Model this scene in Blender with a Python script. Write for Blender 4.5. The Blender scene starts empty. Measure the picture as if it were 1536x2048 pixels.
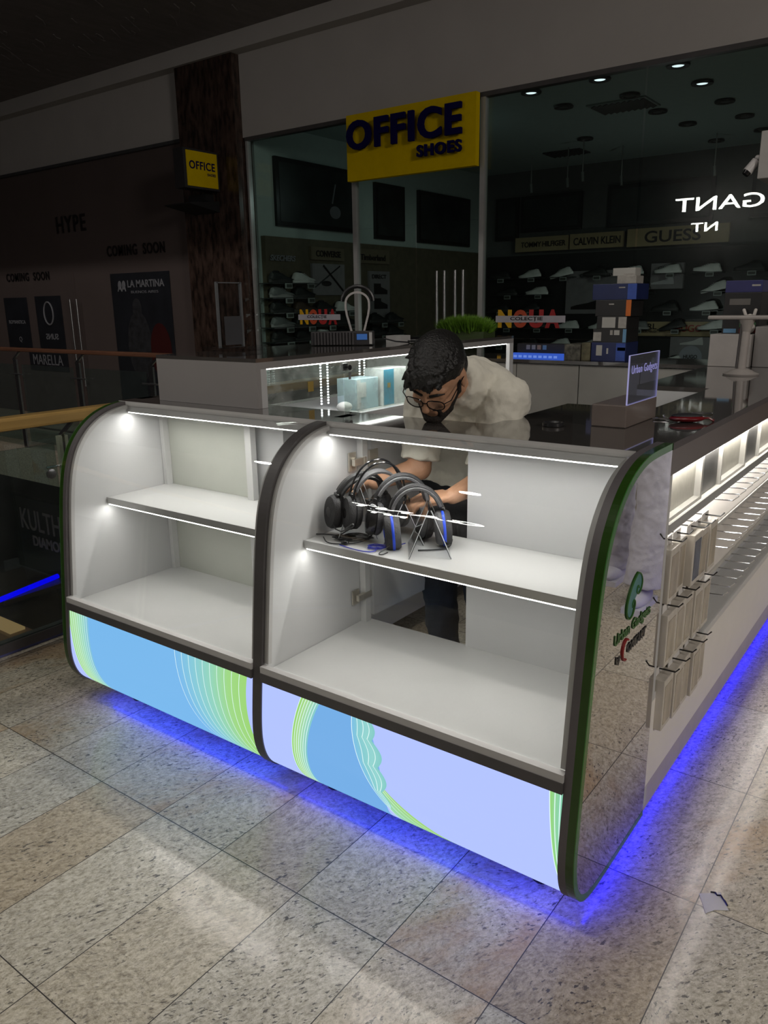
import bpy, bmesh, math, random
from mathutils import Vector, Matrix
random.seed(7)
sc = bpy.context.scene
COL = sc.collection
# ------------------------------------------------------------------ camera
cam_d = bpy.data.cameras.new('camera'); cam = bpy.data.objects.new('camera', cam_d); COL.objects.link(cam)
sc.camera = cam
cam_d.sensor_fit = 'VERTICAL'; cam_d.sensor_height = 36.0; cam_d.lens = 36.0*1554.777/2048.0
cam_d.clip_start = 0.02; cam_d.clip_end = 200
_R = Matrix(((0.80559729, 0.59228336, -0.01460924), (0.14247855, -0.21760993, -0.96558054), (-0.5750764, 0.77578756, -0.25969364)))
_m = Matrix((_R[0], -_R[1], -_R[2])).transposed().to_4x4()
_m.translation = Vector((0.548, -1.933, 1.472))
cam.matrix_world = _m
# ------------------------------------------------------------------ world, exposure, large lamps
sc.view_settings.view_transform = 'Standard'; sc.view_settings.look = 'None'
sc.view_settings.exposure = 0.0; sc.view_settings.gamma = 1.0; sc.view_settings.use_curve_mapping = False
w = bpy.data.worlds.new('dim_mall'); sc.world = w; w.use_nodes = True
w.node_tree.nodes['Background'].inputs[0].default_value = (0.72, 0.68, 0.74, 1)
w.node_tree.nodes['Background'].inputs[1].default_value = 0.020
sc.cycles.use_denoising = True
sc.cycles.max_bounces = 10; sc.cycles.transparent_max_bounces = 24; sc.cycles.glossy_bounces = 4
sc.cycles.sample_clamp_indirect = 4.0
def area(name, loc, target, sx, sy, power, color=(1, 1, 1), spec=1.0):
    d = bpy.data.lights.new(name, 'AREA'); d.shape = 'RECTANGLE'; d.size = sx; d.size_y = sy
    d.energy = power; d.color = color; d.specular_factor = spec
    o = bpy.data.objects.new(name, d); COL.objects.link(o); o.location = loc
    dv = (Vector(target)-Vector(loc)).normalized()
    xax = Vector((1, 0, 0)) if abs(dv.x) < .9 else Vector((0, 1, 0))
    if sy > sx: xax = Vector((1, 0, 0))
    yax = (-dv).cross(xax).normalized(); xax = yax.cross(-dv).normalized()
    m = Matrix((xax, yax, -dv)).transposed().to_4x4(); m.translation = loc
    o.matrix_world = m
    return o
area('mall_lamp', (6.5, -1.8, 3.9), (0.6, 0.8, 0.6), 1.6, 1.6, 170, (1, .93, .86))
def bulb(name, loc, power, color, r):
    d = bpy.data.lights.new(name, 'POINT'); d.energy = power; d.color = color; d.shadow_soft_size = r
    o = bpy.data.objects.new(name, d); COL.objects.link(o); o.location = loc; return o
for k, (x, p) in enumerate(((-8.5, 230), (-4.6, 200), (-1.2, 190), (2.4, 170))): bulb('atrium_fill', (x, -3.4, 8.0), p, (1, .95, .88), .15)  # added fill lights, set high so their reflections miss the shop glass
bulb('shop_fill', (-4.4, 5.6, 2.7), 1.3, (.82, 1, .97), .02)  # unseen fill light added to brighten the shop interior
bulb('shop_fill', (-2.4, 7.4, 1.28), 5.0, (1, .98, .95), .02)  # second added fill, for the rear shoe shelves

# ------------------------------------------------------------------ materials
def new_mat(name):
    m = bpy.data.materials.new(name); m.use_nodes = True
    nt = m.node_tree; nt.nodes.clear()
    out = nt.nodes.new('ShaderNodeOutputMaterial')
    return m, nt, out
def N(nt, typ, **kw):
    n = nt.nodes.new(typ)
    for k, v in kw.items():
        if k.startswith('i_'):
            key = k[2:]
            n.inputs[int(key) if key.isdigit() else key].default_value = v
        else: setattr(n, k, v)
    return n
def rgb(h):
    if isinstance(h, str):
        c = [int(h[i:i+2], 16)/255 for i in (0, 2, 4)]
        return tuple(x/12.92 if x <= .04045 else ((x+.055)/1.055)**2.4 for x in c)+(1,)
    return tuple(h)+((1,) if len(h) == 3 else ())
def M(name, col, rough=.5, metal=0, spec=.5, var=.06, scale=14, bump=0, bscale=80, coat=0, stretch=(1, 1, 1), trans=0, sheen=0):
    m, nt, out = new_mat(name); c = rgb(col)
    b = N(nt, 'ShaderNodeBsdfPrincipled'); b.inputs['Roughness'].default_value = rough
    b.inputs['Metallic'].default_value = metal; b.inputs['Specular IOR Level'].default_value = spec
    b.inputs['Coat Weight'].default_value = coat; b.inputs['Coat Roughness'].default_value = .04
    b.inputs['Transmission Weight'].default_value = trans; b.inputs['Sheen Weight'].default_value = sheen
    tc = N(nt, 'ShaderNodeTexCoord'); mp = N(nt, 'ShaderNodeMapping'); mp.inputs['Scale'].default_value = stretch
    nz = N(nt, 'ShaderNodeTexNoise', i_Scale=scale, i_Detail=4.0)
    nt.links.new(tc.outputs['Object'], mp.inputs[0]); nt.links.new(mp.outputs[0], nz.inputs['Vector'])
    rp = N(nt, 'ShaderNodeValToRGB')
    rp.color_ramp.elements[0].position = .3; rp.color_ramp.elements[1].position = .7
    rp.color_ramp.elements[0].color = tuple(x*(1-var) for x in c[:3])+(1,)
    rp.color_ramp.elements[1].color = tuple(min(1, x*(1+var)) for x in c[:3])+(1,)
    nt.links.new(nz.outputs['Fac'], rp.inputs[0]); nt.links.new(rp.outputs[0], b.inputs['Base Color'])
    if bump:
        n2 = N(nt, 'ShaderNodeTexNoise', i_Scale=bscale, i_Detail=3.0); bp = N(nt, 'ShaderNodeBump', i_Strength=bump, i_Distance=.01)
        nt.links.new(mp.outputs[0], n2.inputs['Vector']); nt.links.new(n2.outputs['Fac'], bp.inputs['Height']); nt.links.new(bp.outputs[0], b.inputs['Normal'])
    nt.links.new(b.outputs[0], out.inputs[0])
    return m
def EM(name, col, strength):
    m, nt, out = new_mat(name)
    e = N(nt, 'ShaderNodeEmission', i_Strength=strength); e.inputs[0].default_value = rgb(col)
    nt.links.new(e.outputs[0], out.inputs[0]); return m
def GLASS(name, tint=(1, 1, 1), ior=1.5, rough=0.0, smudge=0, refl=1.0, haze=0):
    """thin clear pane: light goes straight through, Fresnel part is mirrored"""
    m, nt, out = new_mat(name)
    t = N(nt, 'ShaderNodeBsdfTransparent'); t.inputs[0].default_value = tint+(1,)
    g = N(nt, 'ShaderNodeBsdfGlossy'); g.inputs['Roughness'].default_value = rough
    f = N(nt, 'ShaderNodeFresnel', i_IOR=ior); gg = N(nt, 'ShaderNodeNewGeometry')
    io = N(nt, 'ShaderNodeMapRange'); io.inputs[3].default_value = ior; io.inputs[4].default_value = 1/ior   # same Fresnel from both sides of the pane
    nt.links.new(gg.outputs['Backfacing'], io.inputs[0]); nt.links.new(io.outputs[0], f.inputs[0]); mul = N(nt, 'ShaderNodeMath', operation='MULTIPLY', use_clamp=True); mul.inputs[1].default_value = refl
    mx = N(nt, 'ShaderNodeMixShader')
    nt.links.new(f.outputs[0], mul.inputs[0]); nt.links.new(mul.outputs[0], mx.inputs[0])
    nt.links.new(t.outputs[0], mx.inputs[1]); nt.links.new(g.outputs[0], mx.inputs[2])
    last = mx
    if smudge or haze:
        d = N(nt, 'ShaderNodeBsdfDiffuse'); d.inputs[0].default_value = (.8, .82, .8, 1)
        tc = N(nt, 'ShaderNodeTexCoord'); nz = N(nt, 'ShaderNodeTexNoise', i_Scale=9.0, i_Detail=8.0, i_Roughness=.7)
        mr = N(nt, 'ShaderNodeMapRange'); mr.inputs[1].default_value = .45; mr.inputs[2].default_value = .75
        mr.inputs[3].default_value = haze; mr.inputs[4].default_value = haze+smudge
        nt.links.new(tc.outputs['Object'], nz.inputs['Vector']); nt.links.new(nz.outputs['Fac'], mr.inputs[0])
        m2 = N(nt, 'ShaderNodeMixShader'); nt.links.new(mr.outputs[0], m2.inputs[0])
        nt.links.new(mx.outputs[0], m2.inputs[1]); nt.links.new(d.outputs[0], m2.inputs[2]); last = m2
    nt.links.new(last.outputs[0], out.inputs[0]); return m

WHITE = M('white_laminate', (.56, .56, .55), .28, var=.015, scale=5)
WHITE2 = M('white_matte', (.50, .50, .50), .5, var=.02, scale=4)
CREAM = M('cream_panel', (.46, .47, .42), .4, var=.02)
DGREY = M('dark_edge', (.060, .055, .055), .45, var=.1)
GREYEDGE = M('grey_edge', (.085, .075, .078), .5, var=.08)
ALU = M('aluminium', (.55, .55, .54), .32, metal=.6, var=.04)
WHFRAME = M('white_profile', (.42, .41, .40), .4, var=.03)
DKGREEN = M('dark_green_acrylic', (.018, .050, .006), .15, var=.15)
GREEN = M('green_border', (.045, .16, .035), .12, var=.15)
GLOSSTOP = M('glossy_dark_top', (.062, .056, .052), .045, spec=1.0, var=.08, coat=.6)
MIRROR = M('mirror', (.62, .60, .60), .015, metal=1, var=.02, scale=3)
DKMIRROR = M('grey_steel_panel', (.10, .097, .094), .35, metal=.25, var=.05)
CHROME = M('chrome', (.75, .76, .78), .12, metal=1, var=.03)
NICKEL = M('nickel', (.62, .58, .50), .3, metal=.7, var=.1)
STEEL = M('brushed_steel', (.5, .5, .5), .3, metal=1, var=.08, stretch=(1, 1, 12))
BLACK = M('black_plastic', (.012, .012, .013), .35, var=.2)
BLACKG = M('black_gloss', (.010, .010, .011), .12, var=.2)
BLACKM = M('black_leatherette', (.020, .020, .022), .55, var=.2, bump=.3, bscale=300)
GREYP = M('grey_cushion', (.09, .09, .095), .6, var=.12, bump=.3, bscale=200)
BLUEP = M('blue_plastic', (.02, .08, .75), .35)
REDP = M('red_plastic', (.14, .004, .007), .3)
LED = EM('led_white', (1, .98, .93), 9.0)
LEDC = EM('led_cool', (.93, .97, 1), 7.0)
BLUELED = EM('led_blue', (.0, .0, 1.0), 6.0)
G_CASE = GLASS('case_glass', (.985, .99, .985), 1.45, refl=.9)
G_DOOR = GLASS('display_glass', (.88, .93, .90), 1.5, smudge=.36, haze=.05)
G_SHOP = GLASS('shop_glass', (.86, .92, .90), 1.5, refl=.8)
G_RAIL = GLASS('balustrade_glass', (.72, .82, .80), 1.5, refl=1.2, haze=.015, smudge=.01)
ACR = GLASS('acrylic', (.93, .94, .95), 1.5, refl=2.0)
ACREDGE = M('acrylic_edge', (.72, .74, .76), .1, var=.1)

# ------------------------------------------------------------------ mesh builder
def org(p):
    v = Vector((0, 0, 0))
    while p is not None:
        v += p.location; p = p.parent
    return v
class MB:
    def __init__(s): s.v = []; s.f = []; s.mi = []; s.cur = 0
    def add(s, vs, fs):
        o = len(s.v); s.v += [Vector(x) for x in vs]; s.f += [tuple(o+i for i in f) for f in fs]; s.mi += [s.cur]*len(fs); return s
    def box(s, x0, x1, y0, y1, z0, z1):
        return s.add([(x, y, z) for z in (z0, z1) for y in (y0, y1) for x in (x0, x1)],
                     [(0, 2, 3, 1), (4, 5, 7, 6), (0, 1, 5, 4), (2, 6, 7, 3), (0, 4, 6, 2), (1, 3, 7, 5)])
    def obox(s, c, ax, ay, az):   # oriented box: centre and three half-axis vectors
        c, ax, ay, az = map(Vector, (c, ax, ay, az))
        return s.add([c+ax*i+ay*j+az*k for k in (-1, 1) for j in (-1, 1) for i in (-1, 1)],
                     [(0, 2, 3, 1), (4, 5, 7, 6), (0, 1, 5, 4), (2, 6, 7, 3), (0, 4, 6, 2), (1, 3, 7, 5)])
    def prism(s, pts, ax, a0, a1):  # polygon in the plane perpendicular to axis ax
        def P(p, a):
            return {0: (a, p[0], p[1]), 1: (p[0], a, p[1]), 2: (p[0], p[1], a)}[ax]
        n = len(pts)
        return s.add([P(p, a0) for p in pts]+[P(p, a1) for p in pts],
                     [tuple(range(n))[::-1], tuple(range(n, 2*n))]+[(i, (i+1) % n, n+(i+1) % n, n+i) for i in range(n)])
    def strip(s, pa, pb, ax, a0, a1):  # ribbon solid between two open polylines
        n = len(pa)
        def P(p, a): return {0: (a, p[0], p[1]), 1: (p[0], a, p[1]), 2: (p[0], p[1], a)}[ax]
        vs = [P(p, a0) for p in pa]+[P(p, a0) for p in pb]+[P(p, a1) for p in pa]+[P(p, a1) for p in pb]
        fs = []
        for i in range(n-1):
            a, b, c, d = i, i+1, n+i+1, n+i
            fs += [(a, d, c, b), (2*n+a, 2*n+b, 2*n+c, 2*n+d), (a, b, 2*n+b, 2*n+a), (d, 2*n+d, 2*n+c, c)]
        fs += [(0, 2*n, 3*n, n), (n-1, 2*n-1, 4*n-1, 3*n-1)]
        return s.add(vs, fs)
    def tube(s, pts, r, n=10, closed=False, cap=True):
        pts = [Vector(p) for p in pts]; rs = r if isinstance(r, (list, tuple)) else [r]*len(pts)
        prev = None; base = len(s.v); L = len(pts); vs = []
        for i, p in enumerate(pts):
            a = pts[(i-1) % L] if closed or i > 0 else p; b = pts[(i+1) % L] if closed or i < L-1 else p
            t = (b-a).normalized()
            if prev is None:
                u = t.cross(Vector((0, 0, 1)))
                if u.length < .1: u = t.cross(Vector((1, 0, 0)))
            else: u = prev-t*prev.dot(t)
            u.normalize(); prev = u; v = t.cross(u)
            vs += [p+(u*math.cos(2*math.pi*k/n)+v*math.sin(2*math.pi*k/n))*rs[i] for k in range(n)]
        fs = []
        for i in range(L if closed else L-1):
            j = (i+1) % L
            fs += [(i*n+k, i*n+(k+1) % n, j*n+(k+1) % n, j*n+k) for k in range(n)]
        if cap and not closed: fs += [tuple(range(n))[::-1], tuple((L-1)*n+k for k in range(n))]
        return s.add(vs, fs)
    def cyl(s, p, q, r, r2=None, n=20): return s.tube([p, q], [r, r if r2 is None else r2], n)
    def lathe(s, c, prof, n=28, axis=(0, 0, 1)):  # prof: (radius, height)
        ax = Vector(axis).normalized(); u = ax.orthogonal().normalized(); v = ax.cross(u); c = Vector(c)
        vs = [c+ax*h+(u*math.cos(2*math.pi*k/n)+v*math.sin(2*math.pi*k/n))*r for r, h in prof for k in range(n)]
        m = len(prof)
        fs = [(i*n+k, i*n+(k+1) % n, (i+1)*n+(k+1) % n, (i+1)*n+k) for i in range(m-1) for k in range(n)]
        fs += [tuple(range(n))[::-1], tuple((m-1)*n+k for k in range(n))]
        return s.add(vs, fs)
    def ell(s, c, a, b=None, d=None, n=16, m=10):  # ellipsoid by centre and three axis vectors
        c = Vector(c)
        if b is None: a, b, d = Vector((a, 0, 0)), Vector((0, a, 0)), Vector((0, 0, a))
        a, b, d = Vector(a), Vector(b), Vector(d)
        vs = [c+d]; 
        for i in range(1, m):
            th = math.pi*i/m
            vs += [c+d*math.cos(th)+(a*math.cos(2*math.pi*k/n)+b*math.sin(2*math.pi*k/n))*math.sin(th) for k in range(n)]
        vs.append(c-d)
        fs = [(0, 1+k, 1+(k+1) % n) for k in range(n)]
        for i in range(m-2): fs += [(1+i*n+k, 1+(i+1)*n+k, 1+(i+1)*n+(k+1) % n, 1+i*n+(k+1) % n) for k in range(n)]
        e = 1+(m-1)*n; o = 1+(m-2)*n
        fs += [(e, o+(k+1) % n, o+k) for k in range(n)]
        return s.add(vs, fs)
    def cap(s, p, q, r1, r2=None, n=14):  # tapered capsule
        r2 = r1 if r2 is None else r2; p, q = Vector(p), Vector(q); t = (q-p).normalized()
        pts, rs = [], []
        for k in range(5):
            a = math.pi/2*k/4.6; pts.append(p-t*r1*math.cos(a)); rs.append(max(.0005, r1*math.sin(a)))
        for k in range(5):
            a = math.pi/2*(4-k)/4.6; pts.append(q+t*r2*math.cos(a)); rs.append(max(.0005, r2*math.sin(a)))
        return s.tube(pts, rs, n)
    def loft(s, cs, lat, aw, bd, n=24):  # elliptical sections along a spine
        cs = [Vector(c) for c in cs]; lat = Vector(lat).normalized(); vs = []
        for i, c in enumerate(cs):
            t = (cs[min(i+1, len(cs)-1)]-cs[max(i-1, 0)]).normalized()
            l = (lat-t*lat.dot(t)).normalized(); d = t.cross(l)
            for k in range(n):
                an = 2*math.pi*k/n; vs.append(c+l*aw[i]*math.cos(an)+d*bd[i]*math.sin(an))
        m = len(cs)
        fs = [(i*n+k, i*n+(k+1) % n, (i+1)*n+(k+1) % n, (i+1)*n+k) for i in range(m-1) for k in range(n)]
        fs += [tuple(range(n))[::-1], tuple((m-1)*n+k for k in range(n))]
        return s.add(vs, fs)
    def mesh(s, name, mats, off=Vector((0, 0, 0)), smooth=False, bevel=0):
        me = bpy.data.meshes.new(name); me.from_pydata([v-off for v in s.v], [], s.f)
        for m in (mats if isinstance(mats, (list, tuple)) else [mats]): me.materials.append(m)
        if len(me.materials) > 1: me.polygons.foreach_set('material_index', s.mi)
        bm = bmesh.new(); bm.from_mesh(me); bmesh.ops.recalc_face_normals(bm, faces=bm.faces); bm.to_mesh(me); bm.free()
        if smooth:
            me.polygons.foreach_set('use_smooth', [True]*len(me.polygons)); me.set_sharp_from_angle(angle=math.radians(38))
        me.update(); return me
    def build(s, name, mats, parent=None, smooth=False, bevel=0, **kw):
        if parent is None:
            lo = [min(v[i] for v in s.v) for i in range(3)]; hi = [max(v[i] for v in s.v) for i in range(3)]
            off = Vector(((lo[0]+hi[0])/2, (lo[1]+hi[1])/2, lo[2]))
        else: off = org(parent)
        me = s.mesh(name, mats, off, smooth)
        o = bpy.data.objects.new(name, me); COL.objects.link(o)
        if parent is None: o.location = off
        else: o.parent = parent
        if bevel:
            b = o.modifiers.new('bevel', 'BEVEL'); b.width = bevel; b.segments = 2; b.limit_method = 'ANGLE'
        for k, v in kw.items(): o[k] = v
        return o
    def xf(s, Mx):
        s.v = [Mx @ v for v in s.v]; return s
def thing(name, label, cat, loc=(0, 0, 0), group=None):
    o = bpy.data.objects.new(name, None); COL.objects.link(o); o.location = loc; o.empty_display_size = .05
    o['label'] = label; o['category'] = cat
    if group: o['group'] = group
    return o
def one(mb, name, mats, label, cat, group=None, **kw):
    o = mb.build(name, mats, None, **kw); o['label'] = label; o['category'] = cat
    if group: o['group'] = group
    return o
def struct(mb, name, mats, parent=None, **kw):
    o = mb.build(name, mats, parent, **kw)
    if parent is None: o['kind'] = 'structure'
    return o
def dup(root, loc=None, rotz=None, label=None, group=None, mats=None):
    r = root.copy(); COL.objects.link(r)
    if loc is not None: r.location = loc
    if rotz is not None: r.rotation_euler = (0, 0, rotz)
    if label: r['label'] = label
    if group: r['group'] = group
    def rec(a, b):
        for ch in list(a.children):
            c = ch.copy(); COL.objects.link(c); c.parent = b; rec(ch, c)
    rec(root, r)
    return r
def settle(o, w):  # give a finished, parented-at-origin thing its base point
    return o
ORD = ['first', 'second', 'third', 'fourth', 'fifth', 'sixth', 'seventh', 'eighth', 'ninth', 'tenth', 'eleventh', 'twelfth', 'thirteenth', 'fourteenth', 'fifteenth']
def text_mb(body, origin, right, up, height, extrude=.004, width=None, bold=.0, mirror=False, shear=0, space=1.0, align='LEFT'):
    cu = bpy.data.curves.new('lettering', 'FONT'); cu.body = body; cu.size = 1; cu.extrude = .5; cu.offset = bold; cu.shear = shear
    cu.space_character = space; cu.resolution_u = 4
    o = bpy.data.objects.new('lettering', cu); COL.objects.link(o)
    dg = bpy.context.evaluated_depsgraph_get(); me = bpy.data.meshes.new_from_object(o.evaluated_get(dg))
    xs = [v.co.x for v in me.vertices]; ys = [v.co.y for v in me.vertices]
    x0, x1, y0, y1 = min(xs), max(xs), min(ys), max(ys)
    right = Vector(right).normalized(); up = Vector(up).normalized(); nrm = right.cross(up)
    sy = height/(y1-y0); sx = sy if width is None else width/(x1-x0)
    mb = MB(); O = Vector(origin)
    if align == 'CENTER': O = O-right*(sx*(x1-x0)/2)
    vs = [O+right*((v.co.x-x0)*sx)+up*((v.co.y-y0)*sy)+nrm*(v.co.z+.5)*extrude for v in me.vertices]
    mb.add(vs, [tuple(p.vertices) for p in me.polygons])
    bpy.data.objects.remove(o); bpy.data.meshes.remove(me); bpy.data.curves.remove(cu)
    return mb
X, Y, Z = Vector((1, 0, 0)), Vector((0, 1, 0)), Vector((0, 0, 1))

# ------------------------------------------------------------------ floor material
def floor_mat():
    m, nt, out = new_mat('granite_tiles'); L = nt.links.new
    geo = N(nt, 'ShaderNodeNewGeometry'); sep = N(nt, 'ShaderNodeSeparateXYZ'); L(geo.outputs['Position'], sep.inputs[0])
    def math_(op, a, b=None, c=None):
        n = N(nt, 'ShaderNodeMath', operation=op)
        for i, v in enumerate((a, b, c)):
            if v is None: continue
            if isinstance(v, (int, float)): n.inputs[i].default_value = v
            else: L(v, n.inputs[i])
        return n.outputs[0]
    u = math_('DIVIDE', math_('ADD', sep.outputs[0], 0.195*-1+0.282*40), .282)
    v = math_('DIVIDE', math_('ADD', sep.outputs[1], .165+.555*20), .555)
    fu, fv = math_('FRACT', u), math_('FRACT', v); iu, iv = math_('FLOOR', u), math_('FLOOR', v)
    def edge(f, wd):
        d = math_('MINIMUM', f, math_('SUBTRACT', 1.0, f)); return math_('LESS_THAN', d, wd)
    joint = math_('MAXIMUM', edge(fu, .0045), edge(fv, .0024))
    comb = N(nt, 'ShaderNodeCombineXYZ'); L(iu, comb.inputs[0]); L(iv, comb.inputs[1])
    wn = N(nt, 'ShaderNodeTexWhiteNoise', noise_dimensions='3D'); L(comb.outputs[0], wn.inputs['Vector'])
    # per tile offset of the grain
    off = N(nt, 'ShaderNodeVectorMath', operation='SCALE'); off.inputs[3].default_value = 13.0; L(wn.outputs['Color'], off.inputs[0])
    pos = N(nt, 'ShaderNodeVectorMath', operation='ADD'); L(geo.outputs['Position'], pos.inputs[0]); L(off.outputs[0], pos.inputs[1])
    warp = N(nt, 'ShaderNodeTexNoise', i_Scale=3.0, i_Detail=2.0); L(pos.outputs[0], warp.inputs['Vector'])
    wv = N(nt, 'ShaderNodeVectorMath', operation='SCALE'); wv.inputs[3].default_value = .12; L(warp.outputs['Color'], wv.inputs[0])
    p2 = N(nt, 'ShaderNodeVectorMath', operation='ADD'); L(pos.outputs[0], p2.inputs[0]); L(wv.outputs[0], p2.inputs[1])
    rt = N(nt, 'ShaderNodeMapping'); rt.inputs['Rotation'].default_value = (0, 0, .5); L(p2.outputs[0], rt.inputs[0])
    mp = N(nt, 'ShaderNodeMapping'); mp.inputs['Scale'].default_value = (1.0, .36, 1); L(rt.outputs[0], mp.inputs[0])
    mq = N(nt, 'ShaderNodeMapping'); mq.inputs['Scale'].default_value = (1.0, .62, 1); L(rt.outputs[0], mq.inputs[0])
    def noise(scale, det=6, rough=.6, src=mp):
        n = N(nt, 'ShaderNodeTexNoise', i_Scale=scale, i_Detail=float(det), i_Roughness=rough); L(src.outputs[0], n.inputs['Vector']); return n.outputs['Fac']
    def ramp(f, stops):
        r = N(nt, 'ShaderNodeValToRGB'); els = r.color_ramp.elements
        while len(els) < len(stops): els.new(.5)
        for e, (p, c) in zip(els, stops): e.position = p; e.color = rgb(c)
        L(f, r.inputs[0]); return r.outputs[0]
    def mix(f, a, b, bt='MIX'):
        n = N(nt, 'ShaderNodeMix', data_type='RGBA', blend_type=bt)
        if isinstance(f, (int, float)): n.inputs['Factor'].default_value = f
        else: L(f, n.inputs['Factor'])
        for k, q in ((6, a), (7, b)):
            if isinstance(q, tuple): n.inputs[k].default_value = q
            else: L(q, n.inputs[k])
        return n.outputs[2]
    base = ramp(noise(95, 10, .82, mq), [(.34, (.19, .16, .12)), (.46, (.45, .405, .32)), (.54, (.59, .54, .45)), (.68, (.78, .73, .63))])
    tone = ramp(wn.outputs['Value'], [(0, (.80, .74, .66)), (.35, (.95, .93, .88)), (.7, (1.0, 1.0, .98)), (1, (.86, .90, .94))])
    base = mix(1.0, base, tone, 'MULTIPLY')
    rust = ramp(noise(4.0, 5, .6), [(.52, (0, 0, 0)), (.64, (1, 1, 1))])
    sepw = N(nt, 'ShaderNodeSeparateXYZ'); L(wn.outputs['Color'], sepw.inputs[0])
    rustm = math_('MULTIPLY', N(nt, 'ShaderNodeRGBToBW').outputs[0] if False else rust, math_('GREATER_THAN', sepw.outputs[1], .62))
    base = mix(math_('MULTIPLY', rustm, .55), base, (.42, .25, .11, 1))
    fleck = ramp(noise(130, 3, .6), [(.36, (1, 1, 1)), (.40, (0, 0, 0))])
    clus = ramp(noise(6, 3, .5), [(.36, (.25, .25, .25)), (.55, (1, 1, 1))])
    fm = math_('MULTIPLY', fleck, clus)
    base = mix(math_('MULTIPLY', fm, .85), base, (.045, .042, .042, 1))
    vein = ramp(noise(12, 8, .75), [(.475, (0, 0, 0)), (.5, (1, 1, 1)), (.525, (0, 0, 0))])
    base = mix(math_('MULTIPLY', vein, .30), base, (.12, .10, .09, 1))
    base = mix(joint, base, (.04, .036, .033, 1))
    b = N(nt, 'ShaderNodeBsdfPrincipled'); L(base, b.inputs['Base Color'])
    b.inputs['Roughness'].default_value = .42; b.inputs['Specular IOR Level'].default_value = .35
    b.inputs['Coat Weight'].default_value = .30; b.inputs['Coat Roughness'].default_value = .02
    bn = N(nt, 'ShaderNodeTexNoise', i_Scale=420.0, i_Detail=2.0); L(pos.outputs[0], bn.inputs['Vector'])
    bp = N(nt, 'ShaderNodeBump', i_Strength=.16, i_Distance=.0005); L(bn.outputs['Fac'], bp.inputs['Height']); L(bp.outputs[0], b.inputs['Coat Normal'])
    L(b.outputs[0], out.inputs[0]); return m
FLOOR = floor_mat()
# ------------------------------------------------------------------ room shell
HDR = M('plaster_header', (.40, .375, .355), .8, var=.03, scale=3)
HOARD = M('brown_hoarding', (.085, .062, .058), .75, var=.05, scale=2)
CEIL = M('mall_ceiling', (.17, .15, .145), .7, var=.12, scale=3, bump=.4, bscale=6, stretch=(4, 1, 1))
SHOPC = M('shop_ceiling', (.30, .38, .37), .7, var=.03)
SHOPW = M('shop_wall', (.40, .48, .46), .7, var=.03)
SHOPB = M('shop_brown_board', (.10, .085, .055), .6, var=.15)
DARKW = M('dark_wall', (.05, .05, .052), .6, var=.1)
MARBLE = M('brown_marble', (.045, .028, .022), .25, var=.75, scale=7, stretch=(3, 3, 1))
YF = 4.2
struct(MB().box(-2.75, 8, -8, 12, -.35, 0), 'floor', FLOOR)
struct(MB().box(-16, -2.75, 2.45, 4.2, -.35, 0), 'floor', FLOOR)
struct(MB().box(-16, 8, 1.6, YF, 4.04, 4.2), 'ceiling', CEIL)
struct(MB().box(-5.72, 3.0, YF, YF+.12, 3.12, 4.04), 'wall_back', HDR)
struct(MB().box(-16, -6.58, YF, YF+.12, 3.22, 4.04), 'wall_back_left', HDR)
struct(MB().box(-16, 8, YF-.14, YF, 3.88, 4.04), 'trim_1', HDR)
struct(MB().box(-16, -6.58, YF+.02, YF+.12, 0, 3.22), 'wall_left', HOARD)
struct(MB().box(-16, -6.58, YF-.02, YF+.02, 3.19, 3.225), 'trim_2', DARKW)
struct(MB().box(-6.58, -5.72, YF-.1, YF+.5, 0, 3.88), 'wall_pillar', MARBLE)
struct(MB().box(-5.72, -5.69, YF+.12, 9.3, 0, 3.35), 'wall_shop_left', SHOPW)
struct(MB().box(-5.72, 3.0, 9.2, 9.3, 0, 3.35), 'wall_shop_back', M('shop_back_wall', (.10, .105, .105), .7, var=.05))
struct(MB().box(3.0, 3.1, YF, 9.3, 0, 4.0), 'wall_shop_right', DARKW)
struct(MB().box(-5.72, 3.0, YF+.12, 9.3, 3.30, 3.38), 'ceiling_shop', SHOPC)
struct(MB().box(-16, 8, -4.4, -4.3, 0, 9), 'wall_front', M('far_front', (.10, .09, .088), .7, var=.2, scale=1))
rgc = random.Random(11); mb = MB()
for k in range(46):
    x = -8.3+rgc.uniform(0, 4.0); y_ = 2.6+rgc.uniform(0, .8)+(.0 if k % 2 else .25); l_ = rgc.uniform(.04, .16)
    mb.tube([(x, y_, 4.0385), (x-.55*l_+rgc.uniform(-.02, .02), y_+l_*.8, 4.0385), (x-1.1*l_+rgc.uniform(-.03, .03), y_+l_*1.5, 4.0385)], .006, 5)
struct(mb, 'trim_5', M('ceiling_residue', (.20, .18, .172), .8, var=.2))
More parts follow.
